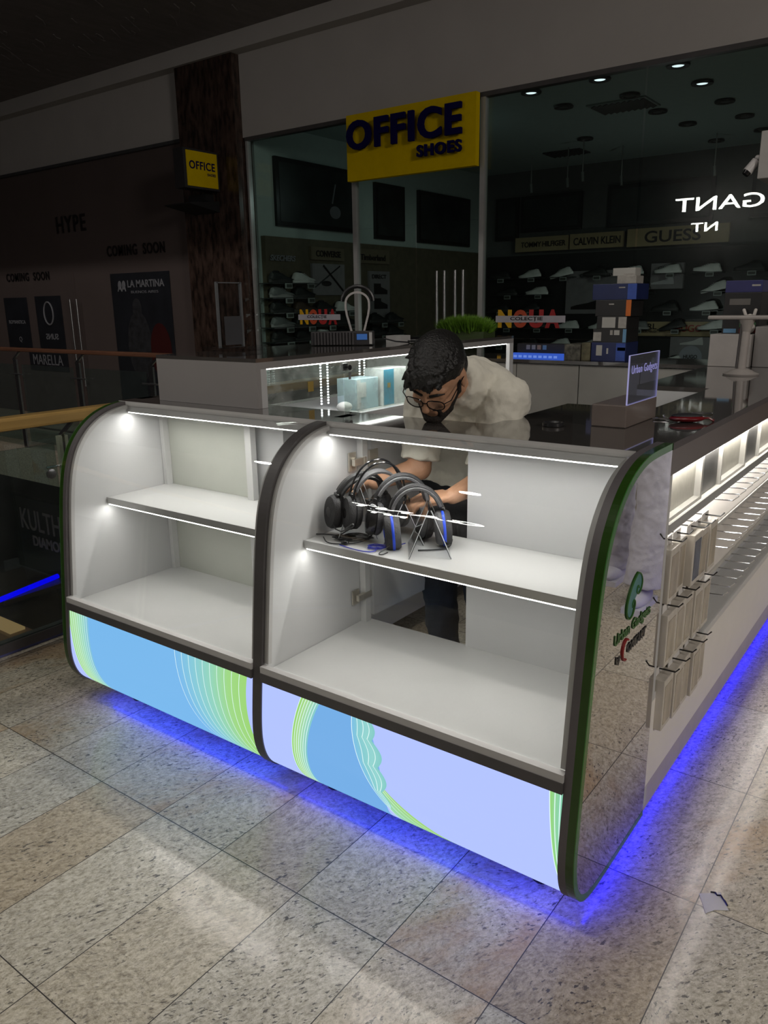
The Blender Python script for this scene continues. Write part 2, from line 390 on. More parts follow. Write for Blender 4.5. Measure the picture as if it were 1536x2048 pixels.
# facade glazing
def pane(n, x0, x1, z0=.02, z1=3.12):
    g = MB().box(x0+.01, x1-.01, YF+.03, YF+.042, z0, z1)
    o = struct(g, 'window_%d' % n, G_SHOP)
    return o
w1 = pane(1, -5.69, -4.30)
w2 = pane(2, -4.30, -2.93, 2.15)
w3 = pane(3, -2.93, -1.60)
w4 = pane(4, -1.60, 3.0)
for xm, wd in ((-5.685, .012), (-4.30, .022), (-2.93, .022)):
    MB().box(xm-wd, xm+wd, YF+.005, YF+.06, 0, 3.12).build('window_frame', ALU, w1)
MB().box(-5.7, 3.0, YF+.0, YF+.07, 3.085, 3.12).build('window_frame', DGREY, w1)
for n, (x0, x1, hx) in enumerate(((-4.29, -3.62, -3.30), (-3.61, -2.94, -3.11))):
    d = struct(MB().box(x0+.005, x1-.005, YF+.03, YF+.042, .02, 2.15), 'door_%d' % (n+1), G_SHOP)
    for dy in (-.05,):
        for xx in (hx-.04, hx+.04):
            MB().tube([(xx, YF+dy, .62), (xx, YF+dy, 1.74)], .012).build('door_handle', STEEL, d, smooth=True)
# ------------------------------------------------------------------ signs on the facade
YEL = M('yellow_sign', (.62, .43, .0), .8, spec=.05, var=.04)
NAVY = M('navy_letters', (.006, .004, .055), .9, spec=.05)
t = thing('shop_sign', 'large yellow OFFICE SHOES sign hung over the glass doors', 'sign', (-3.61, YF, 2.55))
MB().box(-4.285, -2.935, YF-.10, YF-.04, 2.556, 3.11).build('sign_board', YEL, t)
text_mb('OFFICE', (-4.24, YF-.135, 2.80), X, Z, .245, .03, 1.2, bold=.03, space=1.12).build('sign_letters', NAVY, t)
text_mb('SHOES', (-3.48, YF-.135, 2.668), X, Z, .095, .025, .44, bold=.03, space=1.15).build('sign_letters', NAVY, t)
t = thing('projecting_sign', 'small yellow OFFICE SHOES box sign projecting from the marble pillar', 'sign', (-6.02, 3.85, 2.62))
MB().box(-6.10, -5.955, 3.60, 4.06, 2.615, 2.985).build('sign_case', M('sign_case', (.02, .018, .02), .6), t)
MB().box(-5.9549, -5.948, 3.635, 4.035, 2.635, 2.965).build('sign_face', YEL, t)
text_mb('OFFICE', (-5.9475, 3.665, 2.795), Y, Z, .078, .003, .335, bold=.02, space=1.1).build('sign_letters', NAVY, t)
text_mb('SHOES', (-5.9475, 3.895, 2.745), Y, Z, .026, .003, .11, bold=.02, space=1.1).build('sign_letters', NAVY, t)
MB().box(-6.06, -6.0, 4.06, YF-.1, 2.75, 2.85).build('sign_bracket', DARKW, t)
BLKW = M('black_wedge', (.006, .006, .007), .7)
one(MB().prism([(3.70, 2.48), (YF-.101, 2.42), (YF-.101, 2.53), (3.70, 2.49)], 0, -6.42, -6.02).box(-6.36, -6.1, 3.98, YF-.101, 2.53, 2.60), 'pillar_shelf', BLKW, 'black wedge-shaped bracket on the marble pillar below the small yellow sign', 'bracket')
LETB = M('black_lettering', (.008, .006, .006), .4)
def wallword(s, x, z, h, wd, label, mat=LETB, y=YF+.018):
    t = thing('wall_lettering', label, 'lettering', (x, YF+.02, z)); ws = s.split(); n = len(s)
    x_ = x
    for w_ in ws:
        ww = wd*len(w_)/n; text_mb(w_, (x_, y, z), X, Z, h, .010, ww*.97, bold=.012, space=1.2).build('lettering_word', mat, t); x_ += ww+wd/n
    return t
wallword('HYPE', -9.25, 2.41, .20, .66, 'black HYPE lettering high on the brown hoarding')
wallword('COMING SOON', -8.22, 2.075, .125, 1.12, 'black COMING SOON lettering above the tall dark poster')
wallword('COMING SOON', -10.65, 1.84, .11, 1.1, 'black COMING SOON lettering above the two small posters')
POST = M('dark_poster', (.012, .013, .018), .5, var=.3, scale=4)
POSTW = M('poster_grey', (.20, .20, .22), .5)
POSTR = M('poster_red', (.05, .006, .006), .5)
t = thing('wall_poster', 'tall dark poster with a seated figure, rightmost on the brown hoarding', 'poster', (-7.6, YF+.01, .3))
MB().box(-8.20, -7.07, YF+.005, YF+.015, .30, 1.87).build('poster_sheet', POST, t)
text_mb('LA MARTINA', (-7.86, YF+.002, 1.70), X, Z, .085, .003, .70, bold=.02).build('poster_letters', POSTW, t)
text_mb('BUENOS AIRES', (-7.80, YF+.002, 1.63), X, Z, .03, .003, .52).build('poster_letters', POSTW, t)
mb = MB()
for k, xo in enumerate((-8.02, -7.94)):
    mb.ell((xo, YF+.003, 1.73), (.035, 0, .02), (0, .003, 0), (-.01, 0, .05)).cap((xo-.02, YF+.003, 1.70), (xo-.04, YF+.003, 1.66), .007).cap((xo+.02, YF+.003, 1.70), (xo+.03, YF+.003, 1.66), .007)
mb.build('poster_emblem', POSTW, t)
mb = MB(); mb.ell((-7.72, YF+.003, 1.45), (.09, 0, 0), (0, .004, 0), (0, 0, .12)).ell((-7.72, YF+.004, 1.0), (.24, 0, 0), (0, .003, 0), (0, 0, .42))
mb.build('poster_figure', M('poster_figure', (.022, .022, .026), .6, var=.5, scale=12), t)
MB().ell((-7.32, YF+.003, .95), (.2, 0, 0), (0, .002, 0), (0, 0, .33)).build('poster_figure', POSTR, t)
t = thing('wall_poster', 'small black poster with a ring and the letters SUNS, right of the pair', 'poster', (-9.66, YF+.01, .9))
MB().box(-9.98, -9.36, YF+.005, YF+.015, .93, 1.63).build('poster_sheet', POST, t)
MB().tube([(-9.67+.11*math.cos(a*.2618), YF+.002, 1.40+.15*math.sin(a*.2618)) for a in range(24)], .012, 6, closed=True).build('poster_ring', POSTW, t)
text_mb('SUNS', (-9.50, YF+.002, 1.05), -X, Z, .08, .003, .30, bold=.02).build('poster_letters', POSTW, t)
t = thing('wall_poster', 'small black poster with pale lines of writing at the left edge', 'poster', (-10.5, YF+.01, .9))
MB().box(-10.80, -10.2, YF+.005, YF+.015, .93, 1.62).build('poster_sheet', POST, t)
text_mb('ROMANTICA', (-10.72, YF+.002, 1.26), X, Z, .05, .003, .44, bold=.02).build('poster_letters', POSTW, t)
text_mb('Q', (-10.5, YF+.002, 1.0), X, Z, .08, .003).build('poster_letters', POSTW, t)
t = thing('wall_poster', 'wide dark MARELLA banner low behind the far railing', 'poster', (-9.8, YF+.01, .6))
MB().box(-10.3, -9.35, YF+.005, YF+.015, .62, .90).build('poster_sheet', POST, t)
text_mb('MARELLA', (-10.2, YF+.002, .70), X, Z, .14, .003, .74).build('poster_letters', POSTW, t)
d = struct(MB().box(-9.02, -8.99, YF+.0, YF+.02, 0, 1.9), 'door_3', HOARD)
for xx in (-9.05, -8.90): MB().tube([(xx, YF-.05, .45), (xx, YF-.05, 1.58)], .012).build('door_handle', STEEL, d, smooth=True)
# coloured decals on the glass
def nova(x, z, wd, label):
    t = thing('window_decal', label, 'sticker', (x, YF, z)); y = YF+.026
    cols = [((.55, .30, .005), 'N'), ((.42, .06, .02), 'O'), ((.36, .02, .02), 'U'), ((.30, .012, .014), 'A')]
    for k, (c, s) in enumerate(cols):
        text_mb(s, (x+wd*.245*k, y, z), X, Z, .15, .002, wd*.22, bold=.06).build('decal_letter', M('decal_'+s, c, .5), t)
    MB().box(x-.02, x+wd+.02, y-.004, y, z+.045, z+.10).build('decal_band', M('decal_band', (.40, .38, .42), .5), t)
    text_mb('COLECȚIE', (x+.12*wd/.6, y-.005, z+.054), X, Z, .038, .001, wd*.50, bold=.02).build('decal_words', LETB, t)
nova(-5.06, 1.27, .52, 'coloured NOUA COLECTIE decal on the glass left of the doors')
nova(-2.76, 1.25, .60, 'coloured NOUA COLECTIE decal on the glass right of the doors')
# lit sign across the corridor, seen as its reflection in the shop glass
one(text_mb('GANT', (-2.38, -3.8, 2.87), -X, Z, .215, .03, 1.38, bold=.0), 'neon_sign', EM('neon_white', (1, .98, .92), 40), 'white lit GANT letters across the corridor, mirrored in the shop glass', 'sign')
one(text_mb('NT', (-3.08, -3.9, 2.55), -X, Z, .14, .03, .42, bold=.0), 'neon_sign', bpy.data.materials['neon_white'], 'short lit letters added for a second reflection of the bigger lit letters', 'sign')  # added letters imitate a second, partly hidden reflection of the sign
# ------------------------------------------------------------------ shop interior
DL = M('downlight_ring', (.02, .022, .022), .4)
DLe = EM('downlight_lamp', (.85, .95, 1), 1.3); DLo = M('downlight_off', (.06, .07, .07), .3)
dl = [(-2.306, 5.10, 1), (-1.657, 5.11, 1), (-2.956, 5.12, 1), (-2.951, 5.82, .2), (-1.652, 5.80, .5), (-2.30, 5.82, 0), (-1.663, 6.63, 0), (-2.3, 6.63, 0), (-3.4, 7.45, 0), (-2.23, 7.42, 0), (-1.66, 7.43, 0), (-1.66, 8.3, 0), (-2.23, 8.6, 0), (-4.4, 5.8, 0), (-4.9, 7.2, 0)]
protos = {}
for k, (x, y, on) in enumerate(dl):
    on = on > .4
    if on not in protos:
        t = thing('downlight', '', 'downlight', (x, y, 3.30), 'downlights in the shop ceiling')
        MB().lathe((x, y, 3.275), [(.05, .02), (.085, .025), (.095, .012), (.09, 0), (.06, 0), (.05, .012)]).build('rim', DL, t, smooth=True)
        MB().lathe((x, y, 3.282), [(.045, 0), (.052, .008)]).build('lamp', DLe if on else DLo, t, smooth=True)
        protos[on] = t
    else: t = dup(protos[on], (x, y, 3.30))
    near = ['front', 'second', 'middle', 'fourth', 'rear'][min(4, int((y-5)/.8))]
    t['label'] = '%s round downlight in the %s row of the shop ceiling, %.0f from its left' % ('glowing' if on else 'unlit', near, 1+sum(1 for q in dl if abs(q[1]-y) < .12 and q[0] < x-.01))
t = thing('ceiling_vent', 'square slatted air vent in the teal shop ceiling', 'vent', (-2.5, 6.15, 3.29))
MB().box(-2.78, -2.2, 5.95, 6.4, 3.285, 3.30).build('vent_frame', M('vent_frame', (.22, .27, .27), .5), t)
mb = MB()
for k in range(9): mb.obox((-2.72+.06*k, 6.17, 3.278), (.02, 0, .008), (0, .19, 0), (-.001, 0, .002))
mb.build('vent_slats', DL, t)
t = thing('ceiling_vent', 'dark slatted vent towards the back left of the shop ceiling', 'vent', (-4.4, 8.1, 3.29))
MB().box(-4.2, -3.7, 8.0, 8.35, 3.285, 3.30).build('vent_frame', DL, t)
mb = MB()
for k in range(7): mb.obox((-4.15+.066*k, 8.17, 3.28), (.02, 0, .008), (0, .15, 0), (-.001, 0, .002))
mb.build('vent_slats', DL, t)
for k, (x, y) in enumerate([(-4.37, 8.05), (-3.8, 7.9), (-3.46, 7.56), (-3.22, 8.2), (-2.12, 8.2)]):
    one(MB().tube([(x, y, 3.30), (x, y, 2.95)], .008, 6).tube([(x, y, 2.95), (x+.01, y, 2.84)], .018, 8), 'ceiling_rod', STEEL, 'thin metal rod hanging from the shop ceiling, %s from the left' % ORD[k], 'rod', 'rods hanging from the shop ceiling')
PIC = M('dark_picture', (.018, .022, .022), .35, var=.6, scale=3)
FRM = M('picture_frame', (.008, .008, .008), .3)
def picL(y0, y1, z0, z1, label):
    t = thing('framed_picture', label, 'picture', (-5.66, (y0+y1)/2, z0))
    MB().box(-5.69, -5.65, y0, y1, z0, z1).build('picture_frame', FRM, t)
    MB().box(-5.652, -5.645, y0+.05, y1-.05, z0+.05, z1-.05).build('picture_sheet', PIC, t); return t
t = picL(4.58, 6.02, 2.295, 2.995, 'widest dark framed picture on the left shop wall, nearest the glass')
MB().ell((-5.642, 5.55, 2.5), (.003, 0, 0), (0, .10, 0), (0, 0, .07)).cap((-5.642, 5.5, 2.6), (-5.642, 5.56, 2.8), .01).build('picture_motif', POSTW, t)
picL(6.35, 6.99, 2.255, 2.92, 'narrow dark framed picture in the middle of the left shop wall')
picL(7.32, 8.68, 2.255, 2.92, 'dark framed picture at the far end of the left shop wall')
for k, (x0, x1, z0, z1) in enumerate([(-5.49, -5.11, 2.35, 2.95), (-5.07, -4.12, 2.45, 2.95), (-3.74, -2.34, 2.44, 2.98), (-1.9, -.6, 2.44, 2.98)]):
    t = thing('framed_picture', 'dark framed picture high on the rear shop wall, %s from the left' % ORD[k], 'picture', ((x0+x1)/2, 9.17, z0), 'pictures on the rear shop wall')
    MB().box(x0, x1, 9.16, 9.2, z0, z1).build('picture_frame', FRM, t); MB().box(x0+.05, x1-.05, 9.152, 9.161, z0+.05, z1-.05).build('picture_sheet', PIC, t)
# shelf wall linings
one(MB().box(-5.69, -5.63, 4.35, 9.1, .3, 2.18), 'display_wall', SHOPB, 'brown shoe display boarding along the left shop wall', 'display wall')
DISP = M('black_display', (.012, .012, .013), .4, var=.2)
one(MB().box(-5.6, 2.5, 9.12, 9.2, .3, 2.12), 'display_wall', DISP, 'black shoe display boarding along the rear shop wall', 'display wall')
KRAFT = M('kraft_board', (.34, .27, .15), .6, var=.06)
def board(x0, x1, z0, z1, words, label, col=LETB):
    t = thing('brand_board', label, 'sign', ((x0+x1)/2, 9.1, z0), 'boards over the rear shoe shelves')
    MB().box(x0, x1, 9.07, 9.12, z0, z1).build('board', KRAFT, t)
    for (s, xx, zz, h, wd, c) in words: text_mb(s, (xx, 9.065, zz), X, Z, h, .004, wd, bold=.015).build('board_letters', c, t)
RED = M('red_letters', (.30, .02, .015), .5)
board(-5.10, -4.27, 2.17, 2.37, [('TOMMY', -5.0, 2.23, .075, .32, LETB), ('HILFIGER', -4.66, 2.23, .075, .36, LETB)], 'kraft board lettered TOMMY HILFIGER over the rear shelves')
board(-4.24, -3.47, 2.17, 2.375, [('CALVIN KLEIN', -4.18, 2.22, .10, .68, LETB)], 'kraft board lettered CALVIN KLEIN over the rear shelves')
board(-3.41, -2.10, 2.16, 2.39, [('GUESS', -3.17, 2.20, .15, .73, LETB)], 'kraft board lettered GUESS over the rear shelves')
board(-3.30, -2.15, .98, 1.17, [('KARL', -3.2, 1.07, .075, .28, LETB), ('LAGERFELD', -3.2, 1.025, .03, .28, LETB), ('HUGO', -2.68, 1.04, .09, .36, RED)], 'kraft board lettered KARL and HUGO low on the rear shelves')
GP = M('grey_poster', (.20, .19, .20), .5, var=.1)
def shoe_art(t, x, z, s, mat, y=9.055):
    pts = [(-.5, 0), (.5, 0), (.5, .12), (.44, .34), (.3, .30), (.12, .20), (-.1, .14), (-.35, .10), (-.5, .06)]
    MB().prism([(x+p*s, z+q*s) for p, q in pts], 1, y, y+.004).build('poster_shoe', mat, t)
for (x0, x1, z0, z1, s, lab) in [(-4.26, -3.35, 1.28, 1.87, 'CALVIN KLEIN', 'grey poster with a dark sneaker behind the box stack'),
                                 (-3.05, -2.62, 1.60, 1.93, 'GUESS', 'small grey poster with a pale sneaker in the upper shelves'), (-2.72, -2.16, .55, .97, 'HUGO', 'grey poster with a round badge low on the rear shelves')]:
    t = thing('shop_poster', lab, 'poster', ((x0+x1)/2, 9.1, z0))
    MB().box(x0, x1, 9.06, 9.12, z0, z1).build('poster_sheet', GP, t)
    if s == 'HUGO':
        MB().lathe(((x0+x1)/2, 9.058, z0+.16), [(.15, 0), (.15, .004)], axis=(0, -1, 0)).build('poster_badge', M('badge', (.30, .31, .36), .5), t)
        text_mb(s, ((x0+x1)/2, 9.05, z0+.14), X, Z, .05, .002, .18, bold=.02, align='CENTER').build('poster_letters', LETB, t)
        shoe_art(t, (x0+x1)/2, z0+.32, .3, M('pale_shoe', (.5, .5, .5), .5))
    else:
        text_mb(s, ((x0+x1)/2, 9.052, z1-.09), X, Z, .05, .002, (x1-x0)*.55, bold=.0, align='CENTER').build('poster_letters', LETB, t)
        shoe_art(t, (x0+x1)/2-.05, z0+.06, (x1-x0)*.7, LETB if s[0] == 'C' else M('pale_shoe', (.42, .42, .44), .5))
# side wall posters and brand strips
for (s, y0, y1, z0, z1, h, lab) in [('SKECHERS', 4.40, 4.80, 1.93, 2.0, .06, 'pale SKECHERS letters on the left shop boarding'), ]:
    one(text_mb(s, (-5.62, y0, z0), Y, Z, h, .01, y1-y0, bold=.03, shear=.2), 'brand_lettering', POSTW, lab, 'lettering')
for (s, y0, y1, z0, z1, lab) in [('CONVERSE', 5.05, 5.64, 1.96, 2.10, 'brown strip lettered CONVERSE on the left shop boarding'), ('Timberland', 5.87, 6.56, 1.95, 2.12, 'brown strip lettered Timberland on the left shop boarding')]:
    t = thing('brand_board', lab, 'sign', (-5.62, y0, z0)); MB().box(-5.63, -5.60, y0, y1, z0, z1).build('board', M('brown_strip', (.14, .115, .075), .6), t)
    text_mb(s, (-5.596, y0+.08, z0+.035), Y, Z, .07, .004, (y1-y0)*.75, bold=.02).build('board_letters', LETB, t)
t = thing('shop_poster', 'grey poster of crossed lines and a small dark shoe on the left shop boarding', 'poster', (-5.61, 5.3, 1.58))
MB().box(-5.63, -5.60, 5.06, 5.64, 1.57, 1.92).build('poster_sheet', GP, t)
MB().tube([(-5.597, 5.25, 1.9), (-5.597, 5.6, 1.62)], .012, 6).tube([(-5.597, 5.55, 1.9), (-5.597, 5.1, 1.66)], .008, 6).ell((-5.596, 5.3, 1.7), (.003, 0, 0), (0, .09, 0), (0, 0, .03)).build('poster_lines', LETB, t)
t = thing('shop_poster', 'tall pale poster with two dark boots on the left shop wall', 'poster', (-5.61, 6.3, 1.29))
MB().box(-5.63, -5.60, 6.13, 6.56, 1.27, 1.86).build('poster_sheet', GP, t)
text_mb('DIRECT', (-5.597, 6.18, 1.77), Y, Z, .05, .003, .3, bold=.02).build('poster_letters', LETB, t)
for zz in (1.58, 1.40): MB().prism([(6.22, zz), (6.5, zz), (6.5, zz+.05), (6.36, zz+.09), (6.36, zz+.13), (6.22, zz+.13)], 0, -5.6, -5.594).build('poster_boot', LETB, t)

# ------------------------------------------------------------------ shoes
def shoe_parts():
    up = MB(); n = 12
    st = [(-.165, .030, .050), (-.14, .040, .105), (-.10, .043, .118), (-.06, .044, .112), (-.02, .044, .104), (.03, .045, .082), (.08, .050, .064), (.13, .048, .052), (.17, .036, .040)]
    vs = []
    for x, hw, h in st:
        for k in range(n+1):
            a = math.pi*k/n; vs.append((x, hw*math.cos(a), .028+(h-.028)*math.sin(a)**.8))
    m = n+1
    fs = [(i*m+k, i*m+k+1, (i+1)*m+k+1, (i+1)*m+k) for i in range(len(st)-1) for k in range(n)]
    fs += [tuple(range(m)), tuple(range((len(st)-1)*m, len(st)*m))[::-1]]; up.add(vs, fs)
    so = MB(); out = []
    for k in range(24):
        a = 2*math.pi*k/24; x = .18*math.cos(a)*1.0; out.append((x, .048*math.sin(a)*(1+.12*math.cos(a))))
    so.prism(out, 2, 0, .032)
    tn = MB().ell((-.07, 0, .112), (.05, 0, 0), (0, .026, 0), (0, 0, .012)); la = MB()
    for k in range(4): la.obox((.005+.02*k, 0, .098-.010*k), (.003, 0, 0), (0, .022, 0), (0, 0, .003))
    tag = MB().obox((.03, -.075, -.02), (.045, 0, 0), (0, .003, 0), (0, 0, .026))
    return up, so, tn, la, tag
shoe_cols = {'white': ((.66, .67, .66), (.70, .71, .70)), 'grey': ((.16, .17, .17), (.3, .3, .3)), 'black': ((.012, .014, .014), (.03, .03, .03)), 'dark brown': ((.05, .03, .02), (.06, .05, .04))}
SH = {}
LEDGE = M('shoe_ledge', (.03, .035, .035), .3); TAG = M('price_tag_face', (.30, .33, .32), .5); TAGD = M('price_tag_screen', (.05, .055, .05), .5)
for c, (a, b) in shoe_cols.items():
    root = thing('sneaker', c, 'shoe'); up, so, tn, la, tg = shoe_parts()
    up.build('upper', M('upper_'+c, a, .6, var=.1), root, smooth=True); so.build('sole', M('sole_'+c, b, .6), root, smooth=True)
    tn.build('collar', DISP, root, smooth=True); la.build('laces', M('laces_'+c, b, .6), root)
    SH[c] = root
ledge_root = thing('shoe_ledge', 'x', 'ledge')
MB().box(-.19, .19, -.055, .15, -.014, -.004).build('ledge_plate', LEDGE, ledge_root)
MB().box(.0, .10, -.075, -.058, -.062, -.008).build('price_tag', TAG, ledge_root)
MB().box(.008, .092, -.0765, -.0749, -.052, -.018).build('tag_screen', TAGD, ledge_root.children[-1] if ledge_root.children else ledge_root)
used = {c: False for c in SH}; lused = False
def put_shoe(c, loc, rz, label, group, sc_=1.0, lean=0):
    global lused
    if not used[c]: used[c] = True; o = SH[c]; o.location = loc; o.rotation_euler = (0, lean, rz); o['label'] = label; o['group'] = group
    else: o = dup(SH[c], loc, None, label, group); o.rotation_euler = (0, lean, rz)
    if not lused: lused = True; l = ledge_root; l.location = loc; l.rotation_euler = (0, 0, rz if abs(rz) < 1 or abs(rz) > 3 else rz); 
    else: l = dup(ledge_root, loc, rz)
    if abs(abs(rz)-math.pi) < .1: l.rotation_euler = (0, 0, 0)
    w_ = label.split(' ', 2)
    l['label'] = 'ledge under '+w_[0]+' shoe,'+label.split(',')[1].replace(' the ', ' ')+(' at rear' if 'rear' in label else ' at left'); l['group'] = 'ledges under the '+group
rows = [1.86, 1.62, 1.38, 1.14, .88, .66]
rname = ['top', 'second', 'third', 'fourth', 'fifth', 'lowest']
xs = [-5.3+.50*k for k in range(10)]
pat = {0: 'kwwkwwwkkk', 1: 'kwwkkkwwwk', 2: 'kkkkkkwwwk', 3: 'kkwwgkwkwk', 4: 'kkwwwkkkkk', 5: 'kkwkwwwkkk'}
cm = {'w': 'white', 'g': 'grey', 'k': 'black', 'b': 'dark brown'}
for r, z in enumerate(rows):
    for k, x in enumerate(xs):
        if r == 2 and -4.5 < x < -3.3: continue
        if r == 1 and (-3.15 < x < -2.6 or -4.4 < x < -3.3): continue
        if r == 4 and -3.4 < x < -2.1: continue
        if r == 5 and x > -2.8 and x < -2.1: continue
        if x > -.9: continue
        c = cm[pat[r][k]]
        xx = x+(.12 if r % 2 else 0)
        put_shoe(c, (xx, 8.98, z-.06), math.pi if (k+r) % 3 else math.pi, '%s sneaker on the rear shop wall, %s from left in the %s row' % (c, ORD[k], rname[r]), 'sneakers on the rear shop wall', lean=random.choice([0, .08, -.08, .2]))
pat = ['kwkkkk', 'gkkkkk', 'kbkwwk', 'gkkkkk', 'kkwkkk', 'kwkkkk']
for r in range(6):
    for k in range(6):
        y = 4.45+.36*k+(.3 if k > 3 else 0)
        if k in (2, 3) and r < 2: continue
        if k >= 4 and r < 3: continue
        c = cm[pat[r][k]]
        put_shoe(c, (-5.52, y, 1.72-.155*r-.02), math.pi/2, '%s shoe on the left shop wall, %s from the glass in the %s row' % (c, ORD[k], rname[r]), 'shoes on the left shop wall')

# ------------------------------------------------------------------ kiosk: end panels and display cases
OUT = [(0, 1.13), (-.12, 1.13), (-.18, 1.126), (-.235, 1.113), (-.285, 1.092), (-.328, 1.062), (-.365, 1.024), (-.395, .978), (-.417, .92), (-.431, .86), (-.442, .79),
       (-.455, .68), (-.467, .56), (-.479, .44), (-.489, .34), (-.495, .27), (-.495, .215), (-.485, .165), (-.464, .125), (-.430, .096), (-.385, .082), (-.32, .076), (0, .076)]
def resample(pts, n):
    ds = [0]
    for a, b in zip(pts, pts[1:]): ds.append(ds[-1]+math.dist(a, b))
    o = []
    for k in range(n):
        s = ds[-1]*k/(n-1); i = max(j for j in range(len(ds)) if ds[j] <= s+1e-9); i = min(i, len(pts)-2)
        f = (s-ds[i])/(ds[i+1]-ds[i]); o.append((pts[i][0]+(pts[i+1][0]-pts[i][0])*f, pts[i][1]+(pts[i+1][1]-pts[i][1])*f))
    return o
def smooth2(pts, it=2):
    for _ in range(it):
        q = [pts[0]]
        for a, b in zip(pts, pts[1:]): q += [(a[0]*.75+b[0]*.25, a[1]*.75+b[1]*.25), (a[0]*.25+b[0]*.75, a[1]*.25+b[1]*.75)]
        pts = q+[pts[-1]]
    return pts
OUTS = smooth2(OUT, 2)
def inset(pts, d):
    o = []
    for i, p in enumerate(pts):
        a = pts[max(0, i-1)]; b = pts[min(len(pts)-1, i+1)]
        tx, ty = b[0]-a[0], b[1]-a[1]; l = math.hypot(tx, ty); nx, ny = -ty/l, tx/l   # path goes back-top, front, back-bottom
        o.append((p[0]+nx*d, p[1]+ny*d))
    return o
if inset(OUTS, .01)[len(OUTS)//2][0] < OUTS[len(OUTS)//2][0]:
    _ins = inset
    def inset(pts, d): return _ins(pts, -d)
def clip(pts, f): return [p for p in pts if f(p)]
WH_EDGE = M('panel_core', (.6, .6, .6), .5)

def light_panel_mat(name, bands, cells):
    """backlit printed sheet. cells: list of (colour); bands: dicts with left/right edge x = a+b*t+c*t*t, t = height 0..1"""
    m, nt, out = new_mat(name); L = nt.links.new
    geo = N(nt, 'ShaderNodeNewGeometry'); sp = N(nt, 'ShaderNodeSeparateXYZ'); L(geo.outputs['Position'], sp.inputs[0])
    def mt(op, a, b=None, c=None, cl=False):
        n = N(nt, 'ShaderNodeMath', operation=op, use_clamp=cl)
        for i, v in enumerate((a, b, c)):
            if v is None: continue
            if isinstance(v, (int, float)): n.inputs[i].default_value = v
            else: L(v, n.inputs[i])
        return n.outputs[0]
    t = mt('DIVIDE', mt('SUBTRACT', sp.outputs[2], .14), .28)
    t2 = mt('MULTIPLY', t, t)
    def poly(p): return mt('ADD', mt('ADD', mt('MULTIPLY', t, p[1]), mt('MULTIPLY', t2, p[2])), p[0])
    def mix(f, a, b):
        n = N(nt, 'ShaderNodeMix', data_type='RGBA')
        L(f, n.inputs['Factor']) if not isinstance(f, (int, float)) else None
        for k, q in ((6, a), (7, b)):
            if isinstance(q, tuple): n.inputs[k].default_value = q
            else: L(q, n.inputs[k])
        return n.outputs[2]
    col = rgb(cells[0][1])
    for (p, c) in cells[1:]:
        col = mix(mt('GREATER_THAN', sp.outputs[0], poly(p)), col, rgb(c))
    for bd in bands:
        A, B = poly(bd['a']), poly(bd['b'])
        if bd.get('scal'):
            B = mt('ADD', B, mt('MULTIPLY', mt('ABSOLUTE', mt('SINE', mt('MULTIPLY', t, 3.14159*bd['scal']))), .022))
        u = mt('DIVIDE', mt('SUBTRACT', sp.outputs[0], A), mt('MAXIMUM', mt('SUBTRACT', B, A), .002))
        ins = mt('MULTIPLY', mt('GREATER_THAN', u, 0.0), mt('LESS_THAN', u, 1.0))
        rp = N(nt, 'ShaderNodeValToRGB'); els = rp.color_ramp.elements
        while len(els) < len(bd['cols']): els.new(.5)
        for i, (e, c) in enumerate(zip(els, bd['cols'])): e.position = i/(len(bd['cols'])-1); e.color = rgb(c)
        L(u, rp.inputs[0])
        fr = mt('FRACT', mt('ADD', mt('MULTIPLY', u, bd['n']), .001))
        # constant line width in metres
        wd = mt('DIVIDE', .0022*bd['n'], mt('MAXIMUM', mt('SUBTRACT', B, A), .02))
        ln = mt('LESS_THAN', fr, wd)
        c2 = mix(ln, rp.outputs[0], rgb('D8F0EE'))
        col = mix(ins, col, c2)
    e = N(nt, 'ShaderNodeEmission'); e.inputs[1].default_value = 1.12
    if isinstance(col, tuple): e.inputs[0].default_value = col
    else: L(col, e.inputs[0])
    gl = N(nt, 'ShaderNodeBsdfGlossy', i_Roughness=.12); mx = N(nt, 'ShaderNodeAddShader'); gl.inputs[0].default_value = (.03, .03, .03, 1)
    L(e.outputs[0], mx.inputs[0]); L(gl.outputs[0], mx.inputs[1]); L(mx.outputs[0], out.inputs[0]); return m
PER, BLU, BLU2, GRN, TEAL, LGRN = 'ABBBFC', '74B0E2', '6FA6DC', '9ACB7C', '7CC0CC', 'A9D9A0'
PRINT_R = light_panel_mat('backlit_print_right', [
    dict(a=(-.853, -.075, .105), b=(-.795, -.075, .118), n=7, cols=['8CC860', 'A2D08A', '96CDA8', '7DC0C4']),
    dict(a=(-.515, -.19, .08), b=(-.385, -.62, .40), n=4, cols=['96CDA8', '98CE90', '9ACB6C']),
    dict(a=(-.505, -.322, .179), b=(-.541, .010, -.080), n=4, scal=4, cols=['74B4DC', '80C2C6', '8CCAC6', '7CC0BC']),
    dict(a=(-.03, -.076, .03), b=(-.01, -.04, .03), n=4, cols=['8ECB6A', '84C8A4', '80C2B4']),
], [(None, PER), ((-.85, -.075, .105), BLU2), ((-.535, .010, -.080), PER)])
PRINT_L = light_panel_mat('backlit_print_left', [
    dict(a=(-1.92, -.10, .03), b=(-1.80, -.13, .07), n=9, cols=['9CD088', 'A4D49C', '90CCB4', '7CB8D4']),
    dict(a=(-1.235, -.30, .15), b=(-.985, -.18, .12), n=10, cols=['74B0E2', '80C0D0', '8CCAB4', '98CE80', '96CC70']),
], [(None, PER), ((-1.92, -.10, .03), BLU), ((-.985, -.18, .12), PER)])

